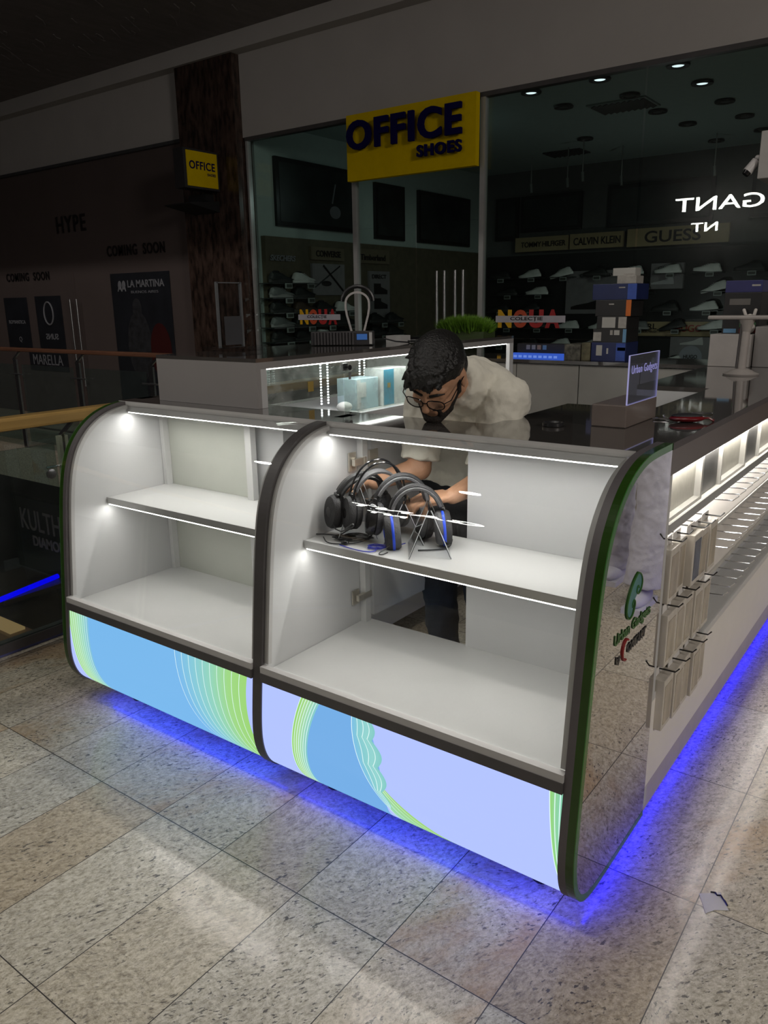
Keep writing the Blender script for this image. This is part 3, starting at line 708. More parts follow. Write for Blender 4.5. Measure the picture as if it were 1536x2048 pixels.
def side_board(parent, x0, x1, outer, sgn):
    """outer: has green acrylic and mirror on its outward face"""
    if not outer:
        MB().strip(OUTS, inset(OUTS, .012), 0, x0, x1).build('panel_edge', DGREY, parent)
        ins = inset(OUTS, .0118)
        MB().prism([(y, z) for y, z in ins], 0, x0+.002, x1-.002).build('side_panel', WHITE2, parent)
    else:
        xo = x1 if sgn > 0 else x0; xi = x0 if sgn > 0 else x1; xm = xi+sgn*.019
        MB().strip(OUTS, inset(OUTS, .012), 0, min(xi, xm), max(xi, xm)).build('panel_edge', GREYEDGE, parent)
        MB().prism(inset(OUTS, .0118), 0, min(xi+sgn*.002, xm), max(xi+sgn*.002, xm)).build('side_panel', WHITE2, parent)
        MB().prism(OUTS, 0, min(xm, xo-sgn*.002), max(xm, xo-sgn*.002)).build('green_plate', DKGREEN, parent)
        MB().strip(OUTS, inset(OUTS, .017), 0, min(xo-sgn*.002, xo), max(xo-sgn*.002, xo)).build('green_border', GREEN, parent)
        MB().prism(inset(OUTS, .017), 0, min(xo-sgn*.002, xo-sgn*.0004), max(xo-sgn*.002, xo-sgn*.0004)).build('mirror_face', MIRROR, parent)
def display_case(label, x0, x1, print_mat, boards, back, post, post2=None):
    """x0..x1 clear width between the end boards"""
    t = thing('display_case', label, 'display case', ((x0+x1)/2, -.24, 0))
    for b in boards: side_board(t, *b)
    e = .0005
    MB().box(x0, x1, -.468, .03, .408, .428).build('base_shelf', WHITE, t)
    MB().box(x0+e, x1-e, -.488, -.468, .404, .432).build('front_rail', DGREY, t)
    MB().box(x0+e, x1-e, -.486, -.466, .432, .452).build('glass_channel', WHFRAME, t)
    MB().box(x0+e, x1-e, -.272, .02, .762, .782).build('middle_shelf', WHITE, t)
    MB().box(x0+e, x1-e, -.2745, -.272, .760, .784).build('shelf_edge', ALU, t)
    MB().box(x0+.01, x1-.01, -.2742, -.268, .7568, .7598).build('led_strip', LED, t)
    # header beam under the worktop
    MB().box(x0+e, x1-e, -.150, -.122, 1.090, 1.1115).build('header_beam', WHITE2, t)
    MB().box(x0+.01, x1-.01, -.1495, -.143, 1.0868, 1.0898).build('led_strip', LED, t)
    # curved glass front following the end boards
    gp = clip(inset(OUTS, .006), lambda p: p[1] > .446 and p[0] < -.150)
    MB().strip(gp, inset(gp, .004), 0, x0+.002, x1-.002).build('curved_glass', G_CASE, t, smooth=True)
    fr = clip(inset(OUTS, .003), lambda p: p[1] > .432 and p[0] < -.15)
    for (xa, xb) in ((x0+e, x0+.016), (x1-.016, x1-e)):
        MB().strip(inset(fr, .008), inset(fr, .022), 0, xa, xb).build('glass_profile', WHFRAME, t, smooth=True)
    # backlit curved print below
    lp = [p for p in inset(OUTS, .004) if p[1] < .4035 and not (p[1] < .09 and p[0] > -.36)]
    MB().strip(lp, inset(lp, .004), 0, x0+e, x1-e).build('backlit_panel', print_mat, t, smooth=True)
    MB().box(x0+e, x1-e, -.36, 0, .08, .10).build('bottom_board', WHITE2, t)
    if back: MB().box(back[0], back[1], .021, .037, .428, 1.112).build('back_panel', CREAM if x0 < -1.5 else WHITE2, t)
    for (a, b) in post: MB().box(a, b, -.006, .020, .428, 1.112).build('corner_post', WHITE, t)
    for (xx, yy) in ((x0+.12, -.30), (x1-.12, -.30), (x0+.12, -.05), (x1-.12, -.05)):
        MB().lathe((xx, yy, 0), [(.028, 0), (.03, .01), (.018, .016), (.018, .08)]).build('foot', BLACK, t, smooth=True)
    return t
caseL = display_case('left lit display case with curved glass, empty shelves and a blue backlit front', -1.976, -1.021, PRINT_L,
                     [(-2.016, -1.976, True, -1)], (-1.976, -1.500), [(-1.976, -1.955), (-1.500, -1.470)])
caseR = display_case('right lit display case with curved glass, headsets on its shelf and an open back door', -.985, -.040, PRINT_R,
                     [(-1.021, -.985, False, 0), (-.040, 0, True, 1)], (-.590, -.040), [(-.985, -.962)])
# hinged back door standing open behind the right case
a = math.radians(88)
dm = MB().box(0, .395, -.009, .009, .44, 1.10); dm.xf(Matrix.Translation((-.972, .040, 0)) @ Matrix.Rotation(a, 4, 'Z'))
dr = dm.build('back_door', WHITE2, caseR)
hg = MB().box(-.983, -.978, -.055, -.02, .955, 1.015).cyl((-.978, -.037, .995), (-.966, -.037, .995), .006).obox((-.965, -.02, .985), (.006, 0, 0), (0, .03, 0), (0, 0, .011)).obox((-.960, .045, .985), (.005, .0, 0), (0, .022, 0), (0, 0, .03)).cyl((-.962, .0, .972), (-.962, .0, .998), .006)
hg.build('hinge', NICKEL, caseR)
hg = MB().box(-.983, -.978, -.055, -.02, .50, .55).obox((-.965, -.01, .525), (.006, 0, 0), (0, .035, 0), (0, 0, .010)); hg.build('hinge', NICKEL, caseR)
# lamps of the strips
for (xa, xb) in ((-1.976, -1.021), (-.985, -.040)):
    xc = (xa+xb)/2
    area('case_strip_light', (xc, -.145, 1.084), (xc, -.26, .4), xb-xa-.03, .012, 2.6, (1, .985, .95))
    area('case_strip_light', (xc, -.269, .7540), (xc, -.36, .4), xb-xa-.03, .010, 1.3, (1, .985, .95))
# logo on the mirrored end
t = thing('wall_logo', 'Urban Gadgets logo and lettering on the mirrored end of the right case', 'logo', (0.0004, -.2, .65))
LG = M('logo_green', (.03, .12, .02), .4); LT = M('logo_teal', (.06, .20, .20), .4); LK = M('logo_black', (.01, .01, .012), .4); LRD = M('logo_red', (.25, .02, .02), .4)
text_mb('Urban Gadgets', (.0004, -.330, .704), Y, Z, .036, .0012, .250, bold=.02).build('logo_letters', LG, t)
text_mb('by', (.0004, -.312, .655), Y, Z, .026, .0012, .030, bold=.02).build('logo_letters', LK, t)
text_mb('ONTAKT', (.0004, -.238, .662), Y, Z, .024, .0012, .135, bold=.02, shear=.25).build('logo_letters', LK, t)
MB().tube([(.0012, -.248+.022*math.cos(k*.33+.9), .676+.026*math.sin(k*.33+.9)) for k in range(13)], .0028, 6).build('logo_arc', LRD, t)
lo = [(-.196, .853), (-.212, .848), (-.236, .832), (-.255, .808), (-.264, .782), (-.258, .760), (-.240, .749), (-.222, .752), (-.208, .766), (-.205, .785), (-.216, .792), (-.226, .784), (-.222, .774)]
hi = [(-.196, .853), (-.176, .845), (-.162, .826), (-.166, .806), (-.184, .796), (-.200, .803), (-.200, .816), (-.190, .820), (-.184, .812)]
MB().tube([(.0012, a, b) for a, b in smooth2(lo, 2)], .0022, 6).tube([(.0012, a, b) for a, b in smooth2(hi, 2)], .0022, 6).build('logo_outline', LG, t)
MB().prism(smooth2([(-.196, .853), (-.236, .832), (-.262, .790), (-.245, .752), (-.222, .756), (-.212, .790), (-.190, .800), (-.165, .812), (-.172, .842), (-.196, .853)], 2), 0, .0004, .0009).build('logo_fill', LT, t)

# ------------------------------------------------------------------ worktops
WT = MB().prism([(-2.016, -.150), (-.0405, -.150), (-.0405, 0.0005), (0, 0.0005), (0, 6.5), (-.53, 6.5), (-.53, 1.29), (-.245, 1.29), (-.245, .59), (-.53, .59), (-.53, .045), (-2.016, .045)], 2, 1.1122, 1.130)
t = one(WT, 'worktop', GLOSSTOP, 'long glossy dark worktop over the display cases and the right counter', 'worktop')
MB().box(-2.016, -.0405, -.1515, -.150, 1.1125, 1.1298).build('front_edging', WHFRAME, t)
MB().box(0.0002, .0018, .0005, 6.5, 1.1125, 1.1298).build('side_edging', GREYEDGE, t)
# ------------------------------------------------------------------ right counter with hooks
BR = M('fascia_laminate', (.15, .125, .118), .3, var=.03, scale=3)
SLAT = M('counter_backboard', (.74, .70, .65), .4, var=.03)
ct = thing('wall_display_counter', 'long white right counter with lit frames, metal hooks and blue light below', 'counter', (-.25, 3.2, 0))
YE = 6.5
MB().box(-.02, -.0005, .002, YE, 1.047, 1.1118).build('fascia', BR, ct)
MB().box(-.245, -.11, .04, YE, .10, 1.1118).build('carcass', WHITE2, ct)
MB().box(-.53, -.2455, .04, .59, .10, 1.1118).build('carcass', WHITE2, ct)
MB().box(-.53, -.2455, 1.29, YE, .10, 1.1118).build('carcass', WHITE2, ct)
MB().box(-.11, -.001, .002, .022, .10, 1.047).build('end_board', WHITE2, ct)
MB().box(-.11, -.001, .022, YE, .896, .912).build('ledge', SLAT, ct)
MB().box(-.004, .001, .022, YE, .890, .916).build('ledge_edge', ALU, ct)
MB().box(-.11, -.001, .022, YE, .425, .445).build('lower_ledge', WHITE, ct)
MB().box(-.020, -.0005, .002, YE, .165, .425).build('lower_front', M('lower_front_laminate', (.80, .77, .73), .3, var=.015), ct)
MB().box(-.020, -.004, .002, YE, .08, .165).build('lower_band', M('lower_band', (.42, .38, .44), .35), ct)  # grey-lilac band along the bottom of the front
MB().box(-.53, -.03, .04, YE, .08, .10).build('bottom_board', WHITE2, ct)
FBRD = M('frame_board', (.36, .345, .30), .35, var=.10, scale=40, stretch=(1, 3, 1)); FWH = M('bright_frame', (.48, .47, .44), .4)
y = .03; k = 0
while y < 3.2:
    MB().box(-.040, -.030, y, y+.335, .916, 1.045).build('lit_board', FBRD, ct)
    MB().box(-.030, -.012, y, y+.335, .912, .922).box(-.030, -.012, y, y+.006, .922, 1.045).box(-.030, -.012, y+.318, y+.335, .922, 1.045).build('board_frame', FWH, ct)
    MB().box(-.040, -.022, y+.345, y+.535, .914, 1.045).build('steel_panel', DKMIRROR, ct)
    y += .545; k += 1
MB().box(-.016, -.008, .03, YE, 1.041, 1.047).build('led_strip', LED, ct)
area('counter_strip_light', (-.012, 1.7, 1.0395), (.012, 1.7, .4), .008, 3.3, 4.6, (1, .96, .88))
area('counter_strip_light', (-.012, 4.9, 1.0395), (.012, 4.9, .4), .008, 3.1, 6.0, (1, .96, .88))
MB().box(-.10, -.094, .03, YE, .888, .895).build('led_strip', LEDC, ct)
area('counter_strip_light', (-.06, 1.7, .886), (.02, 1.7, .4), .01, 3.3, 4.6, (1, .97, .92))
for j, z in enumerate((.735, .575)):
    MB().prism([(-.109, z+.13), (-.100, z+.13), (-.045, z+.015), (-.045, z), (-.109, z)], 1, .023, YE).build('slat_board', SLAT, ct)
    MB().box(-.047, -.040, .023, YE, z-.004, z+.010).build('slat_trim', FWH, ct)
HK = M('hook_metal', (.72, .74, .78), .15, metal=1, var=.04); HKB = M('hook_black', (.02, .02, .02), .3)
def hook_mb(y, z, L, x0=-.10):
    m = MB().tube([(x0, y, z), (x0+L, y, z+.006), (x0+L+.016, y, z+.022)], .0024, 6)
    m.box(x0-.004, x0+.006, y-.014, y+.014, z-.030, z+.012); return m
hp = None
for r, z in enumerate((.855, .700, .540)):
    for i in range(13 if r else 11):
        y = .60+.095*i
        if hp is None: hp = hook_mb(0, 0, .125).build('display_hook', HK, ct); hp.location = Vector((0, y, z))-ct.location; hme = hp; 
        else:
            h = hp.copy(); COL.objects.link(h); h.location = Vector((0, y, z))-ct.location
off = org(ct)
hp.data.transform(Matrix.Translation(off))
# hanging packages
PK = M('package_white', (.55, .51, .45), .35, var=.12, scale=30, stretch=(1, 1, .3)); PKF = M('package_window', (.36, .31, .24), .2, var=.3, scale=20, stretch=(1, 1, .3)); PKD = M('package_blue_print', (.05, .07, .12), .25, var=.8, scale=14)
PKW = M('package_edge', (.74, .72, .70), .3)
def package(loc, lab, style, dep):
    t = thing('hanging_package', lab, 'package', loc, 'flat retail packages hanging from the counter hooks')
    x, y, z = loc
    MB().box(x-dep, x+dep, y-.040, y+.040, z, z+.150).build('package_box', PK, t, bevel=.002)
    MB().box(x+dep, x+dep+.001, y-.030, y+.030, z+.015, z+.130).build('package_front', PKD if style == 1 else PKF, t)
    MB().box(x-.001, x+.001, y-.036, y+.036, z+.150, z+.172).build('hang_tab', PKW, t)
    MB().tube([(-.10, y, z+.163), (x+dep+.014, y, z+.166), (x+dep+.024, y, z+.178)], .0022, 6).build('hanger_wire', HKB, t)
    return t
rn = ['top', 'middle', 'bottom']
for r, z in enumerate((.700, .518, .328)):
    for i in range(5):
        dep = random.choice([.018, .024, .03]); 
        package((-.012+random.uniform(-.006, .010)+(.008 if r == 2 else 0), .072+.088*i, z-.004*i+random.uniform(-.004, .004)),
                '%s flat hanging package, %s from the front in the %s row' % ('blue-printed' if (r, i) == (0, 2) else 'cream', ORD[i], rn[r]), 1 if (r, i) == (0, 2) else 0, dep)
# blue glow under the kiosk
MB().box(-.035, -.028, .02, YE, .074, .080).build('blue_led_strip', BLUELED, ct)
area('blue_strip_light', (-.032, 1.6, .034), (-.008, 1.6, .0), .008, 3.3, 2.0, (0, 0, 1))
area('blue_strip_light', (-.032, 4.8, .034), (-.008, 4.8, .0), .008, 3.1, 2.0, (0, 0, 1))
for cs, xc in ((caseL, -1.5), (caseR, -.512)):
    MB().box(xc-.46, xc+.46, -.350, -.343, .066, .080).build('blue_led_strip', BLUELED, cs)
    area('blue_strip_light', (xc, -.352, .050), (xc, -.380, .0), .94, .01, .48, (0, 0, 1))
MB().box(-.047, -.040, -.33, -.02, .070, .076).build('blue_led_strip', BLUELED, caseR)
area('blue_strip_light', (-.03, -.17, .050), (.0, -.17, 0), .01, .34, .35, (0, 0, 1))

# ------------------------------------------------------------------ sign box and small things on the worktop
t = thing('sign_block', 'low white block on the worktop under the clear lettered sign', 'block', (-.225, .285, 1.130))
MB().box(-.275, -.176, .158, .415, 1.1302, 1.192).build('block', M('block_laminate', (.16, .13, .115), .3, var=.05), t, bevel=.003)
t = thing('acrylic_sign', 'clear edge-lit Urban Gadgets sign standing on the low block', 'sign', (-.178, .285, 1.192))
LIL = GLASS('lilac_acrylic', (.62, .64, .80), 1.5, refl=1.5, haze=.05)
MB().box(-.181, -.177, .165, .412, 1.1925, 1.325).build('sign_sheet', LIL, t)
LE = EM('lit_edge', (.50, .48, .85), .55)
mb = MB()
for b in ((-.181, -.177, .1635, .165, 1.1925, 1.326), (-.181, -.177, .412, .4135, 1.1925, 1.326), (-.181, -.177, .165, .412, 1.325, 1.3262), (-.181, -.177, .165, .412, 1.1922, 1.1933)): mb.box(*b)
mb.build('lit_edge', LE, t)
text_mb('Urban Gadgets', (-.1765, .182, 1.268), Y, Z, .030, .0006, .212, bold=-.008, space=1.15).build('sign_letters', EM('lit_letters', (.42, .40, .85), .55), t)
one(MB().lathe((-.362, .10, 1.1302), [(.028, 0), (.030, .002), (.030, .010), (.026, .011), (.022, .006), (.004, .006)]), 'round_dish', BLACK, 'small round black disc lying on the worktop', 'disc', smooth=True)
t = thing('red_pouch', 'small dark red case with a black mesh top on the right worktop', 'pouch', (-.078, .40, 1.1302))
mb = MB().ell((-.070, .36, 1.141), (.043, .026, 0), (-.014, .024, 0), (0, 0, .011)); mb.build('pouch_body', REDP, t, smooth=True)
MB().ell((-.071, .362, 1.148), (.038, .023, 0), (-.012, .020, 0), (0, 0, .008)).build('pouch_top', BLACKM, t, smooth=True)
MB().tube([(-.033, .385, 1.14), (-.018, .39, 1.142), (-.008, .40, 1.134), (-.012, .42, 1.1335)], .003, 8).build('pouch_strap', REDP, t, smooth=True)
one(MB().cap((-.10, .53, 1.134), (-.05, .55, 1.134), .003, n=8).cap((-.075, .54, 1.134), (-.08, .56, 1.134), .0025, n=8), 'light_glint', CHROME, 'small light reflection behind the red case, modelled as a chrome sliver', 'glint', smooth=True)  # chrome sliver modelled where a light reflects in the glossy top
one(MB().cap((-.165, .36, 1.134), (-.125, .372, 1.134), .003, n=8).cap((-.135, .37, 1.134), (-.145, .39, 1.142), .0025, n=8), 'light_glint', CHROME, 'small light reflection left of the red case, modelled as a chrome sliver', 'glint', smooth=True)  # another reflected light modelled as a chrome sliver
# display stand with the wide bar
STW = M('stand_white', (.34, .31, .29), .4)
t = thing('display_stand', 'pale column stand with a flat bar on top on the right worktop', 'stand', (-.275, 1.94, 1.1302))
MB().lathe((-.275, 1.94, 1.1302), [(.075, 0), (.078, .006), (.06, .012), (.045, .022), (.022, .028)]).build('stand_foot', STW, t, smooth=True)
MB().cyl((-.275, 1.94, 1.15), (-.270, 1.94, 1.375), .019).build('stand_column', STW, t, smooth=True)
MB().cyl((-.295, 1.923, 1.16), (-.29, 1.923, 1.36), .004).build('stand_groove', DGREY, t, smooth=True)
MB().tube([(-.270, 1.94, 1.325), (-.270, 1.94, 1.350), (-.270, 1.94, 1.376)], [.020, .026, .036], 16).build('stand_collar', STW, t, smooth=True)
MB().box(-.435, -.10, 1.91, 1.975, 1.376, 1.394).build('stand_bar', STW, t, bevel=.006)
# ------------------------------------------------------------------ tall cabinet on the left
x0, x1, y0, y1 = -1.880, -1.358, -.067, 1.790
CABW = M('cabinet_laminate', (.27, .255, .25), .3, var=.03, scale=3)
tc = thing('tall_display_cabinet', 'tall white cabinet behind the left case with a lit glass showcase on top', 'cabinet', (-1.62, .86, 0))
MB().box(x0, x1, .046, y1, .08, 1.04).build('base_cabinet', WHITE2, tc)
MB().box(x0, x1, y0, y1, 1.262, 1.285).build('top_slab', CABW, tc)
MB().box(x0, x1, y0, y1, 1.2852, 1.298).build('top_sheet', GLOSSTOP, tc)
MB().box(x0, x1, y0, y0+.020, 1.1305, 1.262).build('end_panel', CABW, tc)
MB().box(x1-.02, x1, y0+.02, -.0195, 1.1305, 1.262).build('corner_post', WHITE2, tc)
MB().box(x0, x1, .046, y1, 1.04, 1.050).build('showcase_floor', WHITE, tc)
MB().box(x1-.02, x1, y1-.04, y1, 1.05, 1.262).build('corner_post', WHITE2, tc)
MB().box(x0, x0+.006, y0+.02, y1, 1.131, 1.262).build('back_glass', G_DOOR, tc)
MB().box(x1-.010, x1-.004, -.02, .395, 1.131, 1.258).build('glass_door', G_DOOR, tc)
MB().box(x1-.010, x1-.004, .405, 1.06, 1.055, 1.258).build('glass_door', G_DOOR, tc)
MB().box(x0+.02, x1-.02, 1.20, 1.206, 1.05, 1.262).build('partition', WHITE, tc)
MB().box(x0+.006, x0+.012, 1.206, y1, 1.05, 1.262).build('back_panel', WHITE, tc)
MB().box(x1-.03, x1-.022, -.02, y1-.03, 1.256, 1.262).build('led_strip', LED, tc)
area('showcase_light', (x1-.035, 1.0, 1.252), (x1-.12, 1.0, 1.05), .012, 1.3, 2.3, (1, .98, .95))
for yy in (.530, .574, .792, .826):  # one strip of each pair models the other's reflection as glowing dots
    mb = MB()
    for k in range(16): mb.box(x1-.24, x1-.236, yy, yy+.006, 1.065+.0115*k, 1.071+.0115*k)
    mb.build('led_strip', LEDC, tc)
MB().box(x1-.006, x1+.004, .385, .415, 1.225, 1.252).build('lock', CHROME, tc)
t = thing('key', 'small key hanging in the lock of the glass showcase', 'key', (x1+.006, .41, 1.20))
MB().lathe((x1+.014, .412, 1.236), [(.010, 0), (.010, .003)], axis=(1, 0, 0)).cap((x1+.004, .412, 1.236), (x1+.014, .412, 1.236), .0025).build('key_head', BLACK, t)
MB().obox((x1+.012, .415, 1.205), (.0015, 0, 0), (0, .006, 0), (0, 0, .014)).build('key_tag', CHROME, t)
GOLD = M('gold_label', (.55, .38, .10), .3, metal=.5)
one(MB().obox((x1-.002, .205, 1.182), (.0012, 0, 0), (0, .014, .0), (0, 0, .018)), 'gold_tag', GOLD, 'small gold label stuck on the left glass door of the showcase', 'label')
def carton(name, x, y, z, wx, wy, h, mat, label, strip=None):
    t = thing(name, label, 'box', (x, y, z)); MB().box(x-wx/2, x+wx/2, y-wy/2, y+wy/2, z, z+h).build('carton', mat, t, bevel=.002)
    if strip: MB().box(x+wx/2, x+wx/2+.001, y-wy/2+.006, y-wy/2+.006+wy*strip[0], z+.004, z+h-.004).build('printed_side', strip[1], t)
    return t
LBL = M('pale_blue_carton', (.42, .56, .62), .4); CYAN = M('cyan_print', (.05, .28, .42), .4); WC = M('white_carton', (.66, .68, .68), .4, var=.04, scale=40)
t = carton('product_box', -1.47, .62, 1.0502, .10, .15, .125, LBL, 'pale see-through product box on the left in the glass showcase', (.15, WC))
MB().box(-1.4195, -1.4185, .56, .61, 1.10, 1.16).build('box_label', WC, t)
t = carton('product_box', -1.46, .80, 1.0502, .10, .17, .155, WC, 'white and blue product box on the right in the glass showcase', (.42, CYAN))
MB().box(-1.4085, -1.4075, .745, .765, 1.125, 1.145).build('box_label', GOLD, t)
one(MB().ell((-1.43, .48, 1.072), (.03, 0, 0), (0, .035, 0), (0, 0, .021)), 'white_pouch', WC, 'small crumpled white bag left of the boxes in the glass showcase', 'bag', smooth=True)
# things on the tall cabinet
zt = 1.2982
t = thing('acrylic_stand', 'tall clear acrylic frame standing near the left end of the tall cabinet', 'stand', (-1.80, .27, zt))
MB().box(-1.90, -1.72, .18, .36, zt, zt+.018).build('stand_foot', ACR, t)
MB().obox((-1.815, .255, 1.43), (.003, 0, 0), (0, .062, 0), (0, 0, .125)).build('clear_sheet', ACR, t)
for dy in (-.062, .062): MB().obox((-1.815, .255+dy, 1.435), (.004, 0, 0), (0, .005, 0), (0, 0, .125)).build('clear_edge', M('clear_edge', (.12, .125, .13), .15) , t)
MB().obox((-1.815, .255, 1.557), (.004, 0, 0), (0, .062, 0), (0, 0, .002)).build('clear_edge', bpy.data.materials['clear_edge'], t)
MB().obox((-1.811, .265, 1.375), (.001, 0, 0), (0, .045, 0), (0, 0, .055)).build('paper_card', M('grey_card', (.05, .05, .055), .5), t)
t = thing('charging_station', 'dark ribbed charging station with a small blue screen on the tall cabinet', 'charger', (-1.62, .72, zt))
a, b = Vector((-1.745, .66, zt+.03)), Vector((-1.52, .80, zt+.03)); dv = (b-a).normalized(); nv = Vector((-dv.y, dv.x, 0))
c = (a+b)/2; hl = (b-a).length/2
MB().obox(c, dv*hl, nv*.045, Z*.028).build('station_body', M('station_plastic', (.035, .033, .035), .4), t, bevel=.003)
for k in range(13): MB().obox(c-nv*.047+dv*(-hl+.02+.0135*k), dv*.004, nv*.004, Z*.026).build('rib', M('rib_plastic', (.06, .056, .058), .4) if k == 0 else bpy.data.materials['rib_plastic'], t)
MB().obox(c-nv*.046+dv*(hl-.045)+Z*.006, dv*.022, nv*.002, Z*.012).build('small_screen', EM('blue_screen', (.03, .08, .22), 1.0), t)
MB().obox(c-nv*.046+dv*(hl-.008), dv*.006, nv*.002, Z*.024).build('corner_strip', WHFRAME, t)
t = thing('headphone_stand', 'looped dark headphone stand with a white edge behind the charging station', 'stand', (-1.69, .90, zt))
hc = Vector((-1.66, .87, zt+.163)); ri = Vector((.80, .60, 0)); fw = Vector((.60, -.80, 0))
lp = [(-.019, -.160), (-.024, -.125), (-.036, -.080), (-.047, -.040), (-.052, -.010)]
lp += [(-.052*math.cos(math.pi*k/12), .012+.046*math.sin(math.pi*k/12)) for k in range(13)]
lp += [(-p_, q_) for p_, q_ in lp[4::-1]]
loop = [hc+ri*p_+Z*q_ for p_, q_ in lp]
mb = MB(); me_ = MB()
for p, q in zip(loop, loop[1:]):
    d = (q-p).normalized(); nn = d.cross(fw)
    mb.obox((p+q)/2-fw*.028, (q-p)*.52, nn*.004, fw*.028); me_.obox((p+q)/2+fw*.001, (q-p)*.52, nn*.0045, fw*.0015)
mb.build('loop_band', M('loop_band', (.10, .085, .08), .5), t); me_.build('white_edge', M('loop_edge', (.40, .38, .37), .4), t)
MB().obox(hc-Z*.162-fw*.028, ri*.045, fw*.04, Z*.003).build('stand_foot', BLACK, t)
MB().tube([hc-fw*.075+ri*(.07*math.cos(a_))+Z*(.02+.065*math.sin(a_)) for a_ in [math.pi*k/12 for k in range(13)]], .009, 8).build('headband', BLACK, t, smooth=True)
CAB = M('black_cable', (.012, .012, .014), .4)
one(MB().tube([(-1.50, .84, 1.325), (-1.46, .88, 1.31), (-1.44, .95, 1.303), (-1.50, 1.05, 1.303), (-1.58, 1.1, 1.303), (-1.50, 1.2, 1.303)], .003, 8), 'power_cable', CAB, 'thin black cable curling off the charging station', 'cable', smooth=True)
one(MB().box(-1.60, -1.52, 1.0, 1.08, zt, zt+.03), 'small_box', WHFRAME, 'small pale box lying behind the charging station', 'box')
one(MB().box(-1.75, -1.50, 1.28, 1.38, zt, zt+.012), 'flat_tray', BLACKG, 'flat black tray on the tall cabinet left of the green plant', 'tray')
# artificial grass planter
GR = M('grass_blades', (.10, .22, .010), .6, var=.45, scale=50); 
t = thing('grass_planter', 'bushy bright green artificial grass in a trough on the tall cabinet', 'plant', (-1.52, 1.56, zt))
MB().box(-1.645, -1.375, 1.50, 1.62, zt, zt+.03).build('planter_trough', M('trough', (.03, .05, .01), .6), t)
rg = random.Random(3); mb = MB()
for k in range(5200):
    a_ = rg.uniform(-1, 1); b_ = rg.uniform(-1, 1)
    if abs(a_)**3+abs(b_)**3 > 1: continue
    px, py = -1.51+.145*a_, 1.56+.068*b_
    hgt = .058+.055*(1-abs(a_)**3)*(1-.3*b_*b_)+rg.uniform(-.015, .006)
    z0_ = zt+.02+rg.uniform(0, .45)*hgt
    tip = Vector((px+a_*.022+rg.uniform(-.014, .014), py+b_*.03+rg.uniform(-.014, .014), zt+hgt+rg.uniform(-.012, .004)))
    base = Vector((px, py, z0_)); s_ = Vector((rg.uniform(-1, 1), rg.uniform(-1, 1), 0)).normalized()*.0022
    mb.add([base-s_, base+s_, tip], [(0, 1, 2)])
o = mb.build('grass_blades', GR, t); o['kind'] = 'stuff'
# ------------------------------------------------------------------ back counter
bc = thing('back_counter', 'white cabinets with flat doors along the back of the kiosk', 'cabinet', (-1.1, 2.6, 0))
BCW = M('back_door_laminate', (.30, .29, .265), .35, var=.03)
MB().box(-2.3, -.54, 2.44, 2.85, .08, 1.108).build('carcass', WHITE2, bc)
for xa, xb in ((-2.28, -1.66), (-1.655, -1.258), (-1.252, -.90), (-.895, -.545)): MB().box(xa, xb, 2.422, 2.44, .10, 1.104).build('cabinet_door', BCW, bc, bevel=.002)
one(MB().box(-2.3, -.535, 2.41, 2.86, 1.1102, 1.130), 'worktop', GLOSSTOP, 'dark worktop on the back cabinets under the box stack', 'worktop')
one(MB().box(-.53, -.33, 2.36, 2.70, 1.1302, 1.292), 'white_box', M('white_box_side', (.40, .37, .35), .4), 'plain white box at the far corner of the right worktop', 'box', bevel=.003)
one(MB().box(-.325, -.12, 2.40, 2.70, 1.1302, 1.33), 'white_box', M('white_box_side2', (.30, .28, .27), .4), 'darker white box behind the column stand', 'box', bevel=.003)
TW = M('tall_panel', (.33, .315, .30), .4)
t = thing('camera_post', 'pale post with a square head at the right edge, carrying the security camera', 'post', (-.28, 2.6, 1.1302))
MB().box(-.30, -.22, 2.72, 2.80, 1.1302, 2.05).build('post_column', TW, t)
MB().box(-.425, -.15, 2.56, 2.84, 2.045, 2.265).build('post_head', TW, t, bevel=.003)
t = thing('security_camera', 'white bullet security camera fixed to the side of the pale post head', 'camera', (-.45, 2.6, 2.06))
WCAM = M('camera_shell', (.45, .43, .42), .4)
MB().cap((-.428, 2.60, 2.148), (-.440, 2.60, 2.150), .013).cap((-.440, 2.60, 2.148), (-.452, 2.595, 2.128), .008).build('camera_mount', WCAM, t, smooth=True)
MB().tube([(-.445, 2.60, 2.135), (-.478, 2.58, 2.085)], [.022, .024], 16).build('camera_body', WCAM, t, smooth=True)
MB().tube([(-.477, 2.581, 2.087), (-.487, 2.575, 2.072)], [.020, .017], 16).build('camera_lens', BLACKG, t, smooth=True)
# ------------------------------------------------------------------ boxes on the back counter
NV = M('navy_carton', (.012, .020, .085), .4, var=.1); BKC = M('black_carton', (.016, .015, .015), .4, var=.1); ORC = M('orange_print', (.55, .13, .015), .4); WLB = M('white_label', (.40, .39, .36), .5); SKY = M('sky_print', (.12, .26, .42), .4); PALEC = M('pale_carton', (.34, .32, .29), .4, var=.15, scale=40); BLC = M('blue_carton', (.03, .07, .32), .4, var=.25)
def stackbox(name, x0, x1, z0, z1, mat, label, parts, y0=2.46, y1=2.66):
    t = thing(name, label, 'box', ((x0+x1)/2, (y0+y1)/2, z0), 'boxes stacked on the back counter')
    MB().box(x0, x1, y0, y1, z0, z1).build('carton', mat, t, bevel=.002)
    for (n, a, b, c, d, m_) in parts:
        w_, h_ = x1-x0, z1-z0
        MB().box(x0+a*w_, x0+b*w_, y0-.001, y0, z0+c*h_, z0+d*h_).build(n, m_, t)
    return t
